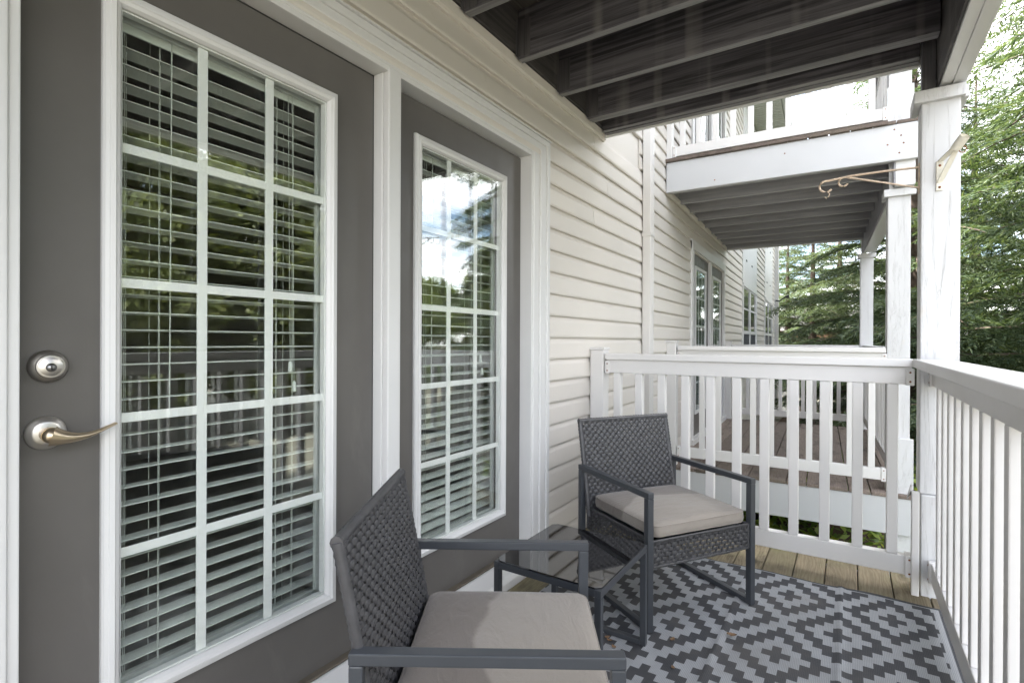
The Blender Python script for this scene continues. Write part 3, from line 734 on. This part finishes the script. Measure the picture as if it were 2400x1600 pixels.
# ------------------------------------------------------------------ side table
tb = thing('side_table', 'low black glass topped side table between the two wicker chairs', 'table', (.526, 1.70, .004))
X0, X1, Y0, Y1, TZ, T = -.201, .201, -.220, .220, .381, .022
poly = []
for (sx_, sy_) in ((1, 1), (-1, 1), (-1, -1), (1, -1)):
    c_ = .02; poly += [(sx_ * X1 , sy_ * (Y1 - c_)), (sx_ * (X1 - c_), sy_ * Y1)] if sx_ * sy_ > 0 else [(sx_ * (X1 - c_), sy_ * Y1), (sx_ * X1, sy_ * (Y1 - c_))]
mb = MB(); n = len(poly); mb.add([(x_ * .985, y_ * .985, TZ - .0045) for x_, y_ in poly] + [(x_ * .985, y_ * .985, TZ + .0005) for x_, y_ in poly], [tuple(range(n)), tuple(range(n, 2 * n))] + [(i, (i + 1) % n, (i + 1) % n + n, i + n) for i in range(n)])
mb.build('glass_top', 'table_glass', tb, .0008)
for (a, b) in ((X0, Y0), (X1 - T, Y0), (X0, Y1 - T), (X1 - T, Y1 - T)): MB().box(a, a + T, b, b + T, 0, TZ - .028).build('leg', 'chair_metal', tb, .002)
for a in (X0, X1 - T): MB().box(a, a + T, Y0, Y1, TZ - .0278, TZ - .005).build('top_rail', 'chair_metal', tb, .002)
for b in (Y0, Y1 - T): MB().box(X0 + T, X1 - T, b, b + T, TZ - .0276, TZ - .0052).build('top_rail', 'chair_metal', tb, .002); MB().box(X0 + T, X1 - T, b + .0005, b + T - .0005, .0005, .0205).build('floor_rail', 'chair_metal', tb, .002)

# ------------------------------------------------------------------ rug and leaves on it
vs = []; fs = []; nx, ny = 152, 60
def rugz(x_, y_):
    z = .0030
    for c_, hgt, w_ in ((1.337, .007, .012), (.949, .006, .012), (.56, .006, .012)): z += hgt * math.exp(-((x_ - c_) / w_) ** 2)
    z += .0012 * math.sin(y_ * 7 + x_ * 3) + .0008 * math.sin(x_ * 23)
    return max(z, .0018) + (.006 * max(0, (y_ - 2.80) / .065) ** 2 * (.5 + .5 * math.sin(x_ * 14)))
for j in range(ny + 1):
    for i in range(nx + 1):
        x_, y_ = .18 + 1.52 * i / nx, .425 + 2.44 * j / ny
        vs.append((x_, y_ + .006 * math.sin(x_ * 5) * (j == ny), rugz(x_, y_)))
n1 = nx + 1
fs = [(j * n1 + i, j * n1 + i + 1, (j + 1) * n1 + i + 1, (j + 1) * n1 + i) for j in range(ny) for i in range(nx)]
k0 = len(vs); vs2 = [(x_, y_, .0006) for x_, y_, z_ in vs]
bd = [i for i in range(nx)] + [j * n1 + nx for j in range(ny)] + [ny * n1 + nx - i for i in range(nx)] + [(ny - j) * n1 for j in range(ny)]
rug = MB().add(vs, fs, True); rug.add([vs[i] for i in bd] + [vs2[i] for i in bd], [(i, (i + 1) % len(bd), (i + 1) % len(bd) + len(bd), i + len(bd)) for i in range(len(bd))])
tag(rug.build('outdoor_rug', 'rug'), 'grey woven outdoor rug with stepped diamond pattern', 'rug')
def leaf(label, x_, y_, z_, rz, s_):
    vs = []; n = 8
    for i in range(n + 1):
        t = i / n; w_ = s_ * .32 * math.sin(math.pi * t ** .8) * (1 + .25 * math.sin(t * 19)) + .0008
        for u in (-1, 0, 1): vs.append(((t - .5) * s_, u * w_, abs(u) * s_ * .12 + .10 * s_ * (2 * t - 1) ** 2 + .001))
    fs = [(a * 3 + u, a * 3 + u + 1, a * 3 + u + 4, a * 3 + u + 3) for a in range(n) for u in (0, 1)]
    fs += [f[::-1] for f in []]
    o = MB().add(vs, fs, True).build('fallen_leaf', 'dry_leaf', None, 0, (x_, y_, z_), rz)
    tag(o, label, 'leaf', 'dry leaves on the rug')
leaf('dry brown leaf lying on the middle of the rug', .985, 2.155, .006, .3, .036)
leaf('dry curled leaf on the rug beside the far chair front leg', .80, 2.0, .005, 1.4, .026)
leaf('tiny dry leaf on the rug near the closest chair arm', .85, 1.83, .005, 2.2, .018)
for i, (x_, y_, rz) in enumerate(((.60, 1.86, .2), (.57, 1.84, 1.9), (.63, 1.83, 2.6), (.585, 1.875, .9))):
    leaf(['rust coloured leaf on the rug under the table corner', 'rust coloured leaf scrap in the pile under the table', 'curled rust leaf beside the table floor rail', 'small rust leaf behind the table floor rail'][i], x_, y_, .005, rz, .022)

# ------------------------------------------------------------------ neighbour balconies
DZ = .035
LY = lambda y: y - 3.9
nd = nthing('balcony_deck', 'brown weathered floor of the neighbouring balcony on a white rim board', 'deck')
x = -.01; k = 0
while x < 1.70:
    cut = rng.choice((0, 0, 1))
    if cut:
        c_ = rng.uniform(1.5, 3.2)
        bx('deck_board', 'deck_wood_dark', x, x + .134, LY(4.66), LY(4.66) + c_, DZ - .03, DZ, nd, .005); bx('deck_board', 'deck_wood_dark', x, x + .134, LY(4.665) + c_, LY(8.05), DZ - .03, DZ, nd, .005)
    else: bx('deck_board', 'deck_wood_dark', x, x + .134, LY(4.66), LY(8.05), DZ - .03, DZ, nd, .005)
    x += .1405
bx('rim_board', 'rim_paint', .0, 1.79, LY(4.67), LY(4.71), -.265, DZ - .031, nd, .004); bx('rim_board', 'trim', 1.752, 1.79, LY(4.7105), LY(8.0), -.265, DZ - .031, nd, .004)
bx('rim_board', 'trim', .0, 1.79, LY(8.001), LY(8.04), -.265, DZ - .031, nd, .004)
nu = nthing('upper_balcony', 'grey joists and white rim board of the neighbouring balcony overhead', 'balcony')
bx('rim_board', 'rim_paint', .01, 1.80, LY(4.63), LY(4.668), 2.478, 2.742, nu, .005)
for i in range(9):
    y = 4.69 + i * .405
    uplit_underside(bx('joist', 'joist_grey', .012, 1.66, LY(y), LY(y) + .039, 2.485, 2.742, nu, .003), 'joist_grey_uplit')
bx('joist', 'joist_grey', .012, 1.66, LY(8.001), LY(8.04), 2.485, 2.742, nu, .003)
bx('rim_board', 'trim', .01, 1.80, LY(8.0405), LY(8.06), 2.476, 2.76, nu, .004)
x = -.01
while x < 1.76: bx('deck_board', 'deck_wood_dark', x, x + .134, LY(4.622) + rng.uniform(-.004, .004), LY(8.05), 2.743, 2.768, nu, .003); x += .1405
bx('edge_board', 'deck_wood_dark', .01, 1.62, LY(4.603), LY(4.6155), 2.744, 2.7715, nu, .003)
bx('ledger', 'joist_grey', -.02, .0115, LY(4.669), LY(8.04), 2.512, 2.7155, nu, .003)
bx('beam', 'joist_grey', 1.661, 1.672, LY(4.669), LY(8.0), 2.312, 2.7155, nu, .003); bx('beam_cladding', 'trim', 1.6725, 1.79, LY(4.669), LY(8.0), 2.30, 2.7155, nu, .004)
for xx, zz in ((1.66, 2.705), (1.70, 2.655), (1.62, 2.60), (1.715, 2.598), (1.69, 2.53), (.95, 2.66), (.42, 2.53)): screw(nu, (xx, LY(4.6302), zz), 'y', .006)
def npost(label, y0, up_):
    t = nthing('balcony_post', label, 'post', 'posts of the neighbouring balcony')
    bx('shaft', 'post_paint', 1.632, 1.772, y0 - 3.9, y0 - 3.76, GZ - .1, 2.26, t, .008); bx('collar', 'post_paint', 1.606, 1.80, y0 - 3.926, y0 - 3.90 - .0005, 2.236, 2.29, t, .004)
    bx('collar', 'post_paint', 1.606, 1.6315, y0 - 3.90, y0 - 3.74, 2.236, 2.29, t, .004); bx('neck', 'post_paint', 1.64, 1.671, y0 - 3.895, y0 - 3.84, 2.2605, 2.70, t, .004)
    bx('base_block', 'post_paint', 1.640, 1.792, y0 - 3.93, y0 - 3.9005, GZ, .44, t, .006)
    if up_: bx('upper_shaft', 'post_paint', 1.634, 1.774, y0 - 3.895, y0 - 3.765, 2.769, 5.24, t, .008); bx('upper_block', 'post_paint', 1.62, 1.785, y0 - 3.925, y0 - 3.8955, 2.769, 3.05, t, .006)
npost('white near post of the neighbouring balcony, just behind the corner post', 4.73, True)
npost('white far post of the neighbouring balcony, the most distant post', 8.0, False)
def nrail(label, lx, ly, rz, L, n, first, pitch, dz):
    t = railing('balcony_railing', label, (0, 0, 0), 0, L, n, first, pitch, dz)
    c, s_ = math.cos(BEND), math.sin(BEND)
    t.location = (lx * c - ly * s_, 3.9 + lx * s_ + ly * c, 0); t.rotation_euler.z = BEND + rz; return t
r1 = nrail('white railing on the near side of the neighbouring balcony', .10, LY(4.74), 0, 1.525, 11, .047, .137, DZ)
bx('wall_post', 'vinyl', -.098, -.012, -.045, .045, 0, 1.14, r1, .006); bx('post_cap', 'vinyl', -.104, -.006, -.05, .05, 1.1405, 1.158, r1, .005)
bx('support_block', 'vinyl', .90, .945, -.02, .02, DZ + .0005, DZ + .0795, r1, .003)
r2 = nrail('shaded white railing on the far side of the neighbouring balcony', .10, LY(8.02), 0, 1.525, 11, .047, .137, DZ)
bx('wall_post', 'vinyl', -.098, -.012, -.045, .045, 0, 1.14, r2, .006); bx('post_cap', 'vinyl', -.104, -.006, -.05, .05, 1.1405, 1.158, r2, .005)
nrail('white outer side railing of the neighbouring balcony seen edge on', 1.70, LY(7.99), -math.pi / 2, 3.10, 22, .05, .139, DZ)
r3_ = nrail('white railing on the balcony above the neighbour against the sky', .06, LY(4.70), 0, 1.56, 11, .055, .139, 2.725)
bx('wall_post', 'vinyl', -.058, -.008, -.04, .04, 2.77, 3.86, r3_, .006)
nrail('white far side railing of the balcony above the neighbour', .06, LY(8.0), 0, 1.56, 11, .055, .139, 2.742)
nrail('white outer railing of the balcony above the neighbour', 1.70, LY(7.99), -math.pi / 2, 3.10, 22, .05, .139, 2.742)
# neighbouring glazed doors
def nb_doors(label, z0):
    t = nthing('patio_doors', label, 'door', 'neighbouring doors'); y0, y1 = 1.78, 3.99
    for a, b in ((y0, y0 + .10), (y1 - .10, y1), ((y0 + y1) / 2 - .035, (y0 + y1) / 2 + .035)): bx('casing', 'trim', -.03, .022, a, b, z0, z0 + 2.19, t, .006)
    bx('head_casing', 'trim', -.03, .0235, y0, y1, z0 + 2.10, z0 + 2.205, t, .006); bx('sill', 'trim', -.03, .04, y0, y1, z0 - .02, z0 + .05, t, .004)
    for a, b in ((y0 + .10, (y0 + y1) / 2 - .035), ((y0 + y1) / 2 + .035, y1 - .10)):
        s_ = bx('slab', 'door_paint', -.05, -.012, a, b, z0 + .05, z0 + 2.10, t, .002)
        c = (a + b) / 2
        mb = frame_ring(-.31, .31, -.83, .83, [(0, .0), (.0, .014), (.035, .014), (.036, .0)]); f = mb.build('lite_frame', 'trim', t); f.location = (-.0115, c, z0 + 1.12)
        link('pane', pane_mesh('pane', -.278, .278, -.798, .798, .004, .001, 'pane_far', .003, 4, 8), t, (-.0115, c, z0 + 1.12))
        for k in range(1, 3): bx('muntin', 'grille', -.0105, -.009, c - .276 + k * .184 - .011, c - .276 + k * .184 + .011, z0 + .32, z0 + 1.92, t, 0)
        for k in range(1, 5): bx('muntin', 'grille', -.0102, -.0088, c - .275, c + .275, z0 + .32 + k * .32 - .011, z0 + .32 + k * .32 + .011, t, 0)
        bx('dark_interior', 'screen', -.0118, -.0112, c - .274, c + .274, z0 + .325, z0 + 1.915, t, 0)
    return t
nb_doors('pair of glazed doors on the neighbouring balcony', DZ + .01)
nb_doors('pair of glazed doors on the balcony above the neighbour', 2.76)
def window(label, y0, y1, z0, z1):
    t = nthing('sash_window', label, 'window', 'far sash windows')
    frame_ring(y0, y1, z0, z1, [(0, -.02), (0, .022), (.05, .022), (.05, .006), (.08, .006), (.081, -.02)]).build('frame', 'trim', t)
    zm = (z0 + z1) / 2 - .05
    bx('meeting_rail', 'trim', -.01, .012, y0 + .08, y1 - .08, zm - .03, zm + .03, t, .003); ym = (y0 + y1) / 2
    bx('mullion', 'trim', -.012, .014, ym - .05, ym + .05, z0 + .08, z1 - .08, t, .003)
    for a, b in ((y0 + .08, ym - .05), (ym + .05, y1 - .08)):
        bx('upper_pane', 'car_glass', -.015, -.004, a, b, zm + .03, z1 - .08, t, 0); bx('insect_screen', 'screen', -.015, -.002, a, b, z0 + .08, zm - .03, t, 0)
        bx('muntin', 'trim', -.004, .002, a, b, (zm + z1) / 2 - .02, (zm + z1) / 2 + .01, t, 0)
window('white sash window just past the neighbouring balcony', 5.95, 8.14, .55, 2.19); window('most distant white sash window near the building corner', 9.99, 12.12, .55, 2.23)
window('upper storey sash window above the neighbouring wing', 6.0, 8.1, 3.3, 4.95)
fl_ = nthing('wall_lamp', 'small dark gooseneck lamp near the far building corner', 'lamp')
MB().tube([(.03, 13.0, 2.36), (.12, 13.0, 2.34), (.22, 13.0, 2.40), (.30, 13.0, 2.47)], .02, 8).build('arm', 'tyre', fl_); MB().lathe([(0, .02), (.06, .05), (.10, .06), (.102, .001)], (.28, 13.0, 2.46), 'x', 12).build('lamp_head', 'tyre', fl_)
dp2 = nthing('downpipe', 'thin white downpipe at the far corner of the building', 'downpipe'); bx('pipe', 'downpipe', .032, .10, 13.13, 13.22, GZ, 5.5, dp2, .01)

# ------------------------------------------------------------------ vegetation
def np_mesh(name, V, F, mat, smooth=False):
    V = np.asarray(V, np.float32).reshape(-1, 3); F = np.asarray(F, np.int32); k = F.shape[1]
    me = bpy.data.meshes.new(name); me.vertices.add(len(V)); me.vertices.foreach_set('co', V.ravel())
    me.loops.add(F.size); me.loops.foreach_set('vertex_index', F.ravel()); me.polygons.add(len(F))
    me.polygons.foreach_set('loop_start', np.arange(0, F.size, k, dtype=np.int32))
    if smooth: me.polygons.foreach_set('use_smooth', np.ones(len(F), bool))
    me.update(calc_edges=True); me.materials.append(M[mat]); return me
def blades(P, D, N, L, Wd):
    """diamond shaped blades: base P, direction D, normal N, length L, half width Wd"""
    S = np.cross(D, N); S /= np.linalg.norm(S, axis=1, keepdims=True) + 1e-9
    mid = P + D * (L * .45)[:, None] + N * (L * .03)[:, None]
    V = np.stack([P, mid + S * Wd[:, None], P + D * L[:, None], mid - S * Wd[:, None]], 1)
    n = len(P); F = np.arange(4 * n).reshape(n, 4); return V.reshape(-1, 3), F
def nrm(a): return a / (np.linalg.norm(a, axis=-1, keepdims=True) + 1e-9)

def cedar_meshes(seed, Ht, Lmax, levels, per, mat, finger=.10, dens=1.0, zmin=.06):
    g = np.random.default_rng(seed); mb = MB()
    mb.tube([(0, 0, -.2), (0, 0, Ht * .3), (.05, .03, Ht * .65), (0, 0, Ht)], [Ht * .022, Ht * .017, Ht * .009, .01], 9)
    trunk = mb.mesh('trunk', 'bark'); br = MB(); BP, BD, BN, BL, BW = [], [], [], [], []
    for lv in range(levels):
        h = zmin + (1 - zmin) * (lv + g.uniform(-.3, .3)) / levels; h = min(max(h, zmin), .985); z = h * Ht
        L0 = Lmax * (1 - h) ** .75 * g.uniform(.85, 1.1) + .25
        a0 = g.uniform(0, 6.28)
        for b in range(per):
            a = a0 + 6.283 * b / per + g.uniform(-.4, .4); L = L0 * g.uniform(.65, 1.12); dirh = np.array([math.cos(a), math.sin(a), 0])
            rise, drop = g.uniform(.06, .24), g.uniform(.20, .36); side = np.array([-dirh[1], dirh[0], 0]); bendy = g.uniform(-.12, .12)
            def pos(t): t = np.asarray(t)[..., None]; return np.array([0, 0, z]) + dirh * L * t * (1 - .05 * t) + np.array([0, 0, 1]) * L * (rise * t - drop * t * t) + side * L * bendy * t * t
            tt = np.linspace(0, 1, 7); br.tube([tuple(p) for p in pos(tt)], [max(.004, .011 * L * (1 - t) + .004) for t in tt], 4, cap=False)
            nb = max(7, int((11 + 15 * L) * dens * (1.1 - .92 * h)))
            for i in range(nb):
                t = .12 + .88 * (i + g.uniform(0, 1)) / nb; s_ = 1 if i % 2 else -1
                p0 = pos(t); fw = nrm(pos(min(1, t + .02)) - pos(t - .02)); sl = (L * .34 * (1 - t) ** .6 * min(1, t * 3) + .16) * g.uniform(.7, 1.15)
                dv = nrm(fw * g.uniform(.55, .95) + side * s_ + np.array([0, 0, g.uniform(-.1, .12)]))
                nf = max(5, int(sl / finger * 3.7 * dens))
                uu = (np.arange(nf) + g.uniform(0, 1, nf)) / nf
                droop = -.28 * sl * uu ** 2
                pp = p0 + dv * (sl * uu)[:, None] + np.array([0, 0, 1]) * droop[:, None]
                s2 = np.where(np.arange(nf) % 2 == 0, 1., -1.)[:, None]
                sd = nrm(np.cross(dv, [0, 0, 1]))
                dd = nrm(dv[None] * g.uniform(.7, 1.3, (nf, 1)) + sd[None] * s2 * g.uniform(.3, 1.0, (nf, 1)) + np.array([0, 0, 1]) * (g.uniform(-.32, .12, (nf, 1)) - .28 * uu[:, None]))
                for q in range(3):
                    d2 = nrm(dd + g.normal(0, .22, dd.shape)); nn = nrm(np.array([[0, 0, 1.]]) + g.normal(0, .45, dd.shape))
                    BP.append(pp); BD.append(d2); BN.append(nn); BL.append(finger * g.uniform(.6, 1.35, nf)); BW.append(finger * g.uniform(.055, .10, nf))
    V, F = blades(np.concatenate(BP), np.concatenate(BD), np.concatenate(BN), np.concatenate(BL), np.concatenate(BW))
    return trunk, br.mesh('branches', 'bark'), np_mesh('crown', V, F, mat)
def place_tree(meshes, label, loc, rz, sc, group, names=('trunk', 'branches', 'crown'), nm='cedar_tree'):
    t = thing(nm, label, 'tree', loc, rz, group); t.scale = (sc, sc, sc)
    for n_, me in zip(names, meshes):
        o = link(n_, me, t)
        if n_ != 'trunk': o['kind'] = 'stuff'
    return t
cedA = cedar_meshes(3, 11.5, 3.5, 22, 6, 'needles', .115, .98)
cedB = cedar_meshes(11, 12.0, 4.0, 23, 6, 'needles_blue', .17, .85)
gC = 'cedars beyond the balconies'
place_tree(cedA, 'nearest cedar at the picture edge with drooping boughs beside the corner post', (4.55, 10.2, GZ), .6, 1.0, gC)
place_tree(cedA, 'large cedar whose long boughs sweep behind the neighbouring balcony posts', (2.5, 13.7, GZ), 2.3, .98, gC)
place_tree(cedB, 'slender bluish cedar with a pointed top seen beyond the building corner', (.2, 22.5, GZ), .9, .66, gC)
place_tree(cedB, 'dark cedar rising behind the bluish one beyond the building corner', (-1.6, 28, GZ), 4.0, .80, gC)
place_tree(cedB, 'tall cedar behind the large cedar', (2.6, 20.0, GZ), 3.1, .9, gC)
place_tree(cedA, 'bushy cedar filling the gap behind the nearest cedar', (5.0, 16.5, GZ), 5.0, 1.0, gC)
place_tree(cedA, 'bushy low cedar just past the far building corner', (-.7, 23.5, GZ), 2.9, .62, gC)
place_tree(cedA, 'middle cedar between the bluish cedar and the large one', (1.0, 26.0, GZ), 4.4, .8, gC)
place_tree(cedB, 'distant cedar far behind the neighbouring balcony', (5.2, 25, GZ), 1.7, 1.0, gC)

def broadleaf(seed, Ht, Rad, nclump, nleaf, mat, leafsz=.11, low=.15):
    g = np.random.default_rng(seed); mb = MB(); br = MB()
    mb.tube([(0, 0, -.2), (.05, 0, Ht * .25), (-.05, .08, Ht * .5), (0, 0, Ht * .85)], [Ht * .026, Ht * .02, Ht * .012, .02], 9)
    P = []
    for i in range(nclump):
        u = g.uniform(low, 1); a = g.uniform(0, 6.283); prof = math.sin(math.pi * min(1, (u - low) / (1 - low) * .86 + .12)) ** .7
        r = Rad * prof * math.sqrt(g.uniform(.15, 1)); c = np.array([r * math.cos(a), r * math.sin(a), u * Ht]); s_ = Rad * g.uniform(.16, .30)
        br.tube([(0, 0, u * Ht * .7), tuple(c * np.array([.5, .5, .9])), tuple(c)], [.04, .02, .008], 4, cap=False)
        q = g.normal(0, 1, (nleaf, 3)); q = q / np.linalg.norm(q, axis=1, keepdims=True) * (g.uniform(0, 1, (nleaf, 1)) ** .5); q[:, 2] *= .62
        P.append(c + q * s_)
    P = np.concatenate(P); n = len(P); D = nrm(g.normal(0, 1, (n, 3)) + np.array([0, 0, -.35])); N = nrm(g.normal(0, .7, (n, 3)) + np.array([0, 0, 1.]))
    V, F = blades(P, D, N, leafsz * g.uniform(.7, 1.3, n), leafsz * g.uniform(.24, .38, n))
    return mb.mesh('trunk', 'bark'), br.mesh('branches', 'bark'), np_mesh('crown', V, F, mat)
blA = broadleaf(5, 9.5, 3.2, 170, 330, 'leaves', .18); blB = broadleaf(9, 5.0, 2.6, 80, 260, 'leaves_yellow', .16, .05)
gB = 'broadleaf trees across the lawn'
for i, (x_, y_, rz, s_) in enumerate(((8.6, 3.4, 0, .66), (8.8, 6.7, 1.3, .68), (12.5, 4.6, 2.6, .78), (10.4, .2, 3.7, .62), (13.5, 8.2, 5.1, .75))):
    place_tree(blA, ['leafy green tree mirrored in the near door glass', 'second leafy green tree mirrored in the near door', 'tall leafy tree behind the mirrored ones', 'leafy green tree opposite the doors', 'leafy tree on the far lawn'][i], (x_, y_, GZ), rz, s_, gB, nm='leafy_tree')
place_tree(blA, 'leafy tree against the sky mirrored in the farther door', (9.9, 17.2, GZ), .4, .62, gB, nm='leafy_tree')
for i, (x_, y_, rz, s_) in enumerate(((14.5, 15.5, 0, .85), (17.5, 15.0, 2, .95), (16.0, 19.0, 4, 1.0), (19, 19, 1, 1.1), (13.0, 21, 3, 1.0))):
    place_tree(blB, ['low yellow green tree mirrored in the farther door', 'second low yellow green tree across the lawn', 'third low yellow green tree across the lawn', 'fourth low yellow green tree far across the lawn', 'low yellow green tree near the car park'][i], (x_, y_, GZ), rz, s_, gB, nm='leafy_tree')

# ground cover under the neighbouring balcony
g = np.random.default_rng(21); n = 14000
P = np.stack([g.uniform(.0, 3.0, n), np.where(g.uniform(0, 1, n) < .6, g.uniform(3.42, 4.60, n), g.uniform(4.75, 12, n)), np.zeros(n)], 1); P[:, 2] = GZ + .02 + g.uniform(0, 1, n) * np.where(P[:, 1] < 4.62, .46, .3) * (.55 + .45 * np.sin(P[:, 0] * 6) * np.sin(P[:, 1] * 5))
D = nrm(np.stack([g.normal(0, 1, n), g.normal(0, 1, n), g.uniform(-.1, .9, n)], 1)); N = nrm(g.normal(0, .5, (n, 3)) + np.array([0, 0, 1.]))
V, F = blades(P, D, N, g.uniform(.08, .15, n), g.uniform(.016, .034, n))
tag(link('ground_cover', np_mesh('ground_cover', V, F, 'ivy')), 'bright green leafy ground cover below the neighbouring balcony', 'ground cover', kind='stuff')

# ------------------------------------------------------------------ parked cars and far building
def car(label, loc, rz, paint):
    t = thing('parked_car', label, 'car', loc, rz, 'cars in the car park')
    body = [(-2.2, .35), (-2.25, .62), (-2.2, .88), (-1.9, .96), (1.0, .98), (1.95, .82), (2.22, .66), (2.25, .38)]
    cab = [(-1.95, .95), (-1.55, 1.42), (-1.2, 1.48), (.15, 1.47), (.45, 1.40), (1.1, .97)]
    def loft(poly, w0, w1, zt):
        n_ = len(poly); vs = []
        for s_ in (-1, 1):
            for (a, z) in poly: f_ = min(1, max(0, (z - poly[0][1]) / zt)); vs.append((a, s_ * (w0 + (w1 - w0) * f_), z))
        return MB().add(vs, [tuple(range(n_)), tuple(range(2 * n_ - 1, n_ - 1, -1))] + [(i, (i + 1) % n_, (i + 1) % n_ + n_, i + n_) for i in range(n_)])
    loft(body, .88, .86, .6).build('body', paint, t, .06, seg=3); loft(cab, .84, .60, .53).build('cabin', paint, t, .05, seg=3)
    win = [(-1.62, 1.02), (-1.36, 1.38), (.08, 1.39), (.75, 1.02)]
    loft(win, .834, .652, .37).build('side_window', 'car_glass', t)
    MB().add([(.50, -.58, 1.385), (1.07, -.74, 1.0), (1.07, .74, 1.0), (.50, .58, 1.385), (.52, -.58, 1.40), (1.10, -.74, 1.015), (1.10, .74, 1.015), (.52, .58, 1.40)], [(0, 1, 2, 3), (4, 7, 6, 5), (0, 4, 5, 1), (1, 5, 6, 2), (2, 6, 7, 3), (3, 7, 4, 0)]).build('windscreen', 'car_glass', t)
    for a in (-1.38, 1.38):
        for s_ in (-1, 1):
            w_ = MB().lathe([(-.1, .18), (-.1, .30), (-.07, .33), (.07, .33), (.1, .30), (.1, .18)], (a, s_ * .80, .33), 'y', 20).build('wheel', 'tyre', t)
            MB().lathe([(.09, .19), (.105, .17), (.085, .05), (.09, .001)] if s_ > 0 else [(-.09, .19), (-.105, .17), (-.085, .05), (-.09, .001)], (a, s_ * .80, .33), 'y', 14).build('rim', 'car_silver', w_)
    for s_ in (-1, 1): MB().box(2.19, 2.26, s_ * .62 - .16, s_ * .62 + .16, .60, .72).build('headlight', 'car_silver', t, .02); MB().box(-2.26, -2.19, s_ * .66 - .14, s_ * .66 + .14, .66, .84).build('tail_light', 'lamp_red', t, .02)
car('white parked car glimpsed between the railing balusters', (1.2, 24.6, GZ), R(80), 'car_white'); car('silver parked car glimpsed through the railing beside the white one', (4.0, 24.8, GZ), R(86), 'car_silver')
car('white parked car glimpsed under the cedar at the picture edge', (7.2, 24.4, GZ), R(95), 'car_white')
fb_ = thing('brick_house', 'distant brick house glimpsed under the cedars', 'house', (-4, 47, GZ))
MB().box(-6, 12, 0, 8, 0, 2.9).build('wall', 'brick_far', fb_); MB().add([(-6.6, -.6, 2.9), (12.6, -.6, 2.9), (12.6, 8.6, 2.9), (-6.6, 8.6, 2.9), (-3, 4, 4.6), (9, 4, 4.6)], [(0, 1, 5, 4), (1, 2, 5), (2, 3, 4, 5), (3, 0, 4), (0, 3, 2, 1)]).build('roof', 'roof_far', fb_)
for a in (-4, -1, 2, 5, 8):
    for z in (.9,): f = bx('window', 'trim', a, a + 1.2, -.06, -.005, z, z + 1.4, fb_, .01); bx('window_glass', 'car_glass', -.5, .5, -.045, -.03, -.6, .6, f, 0)
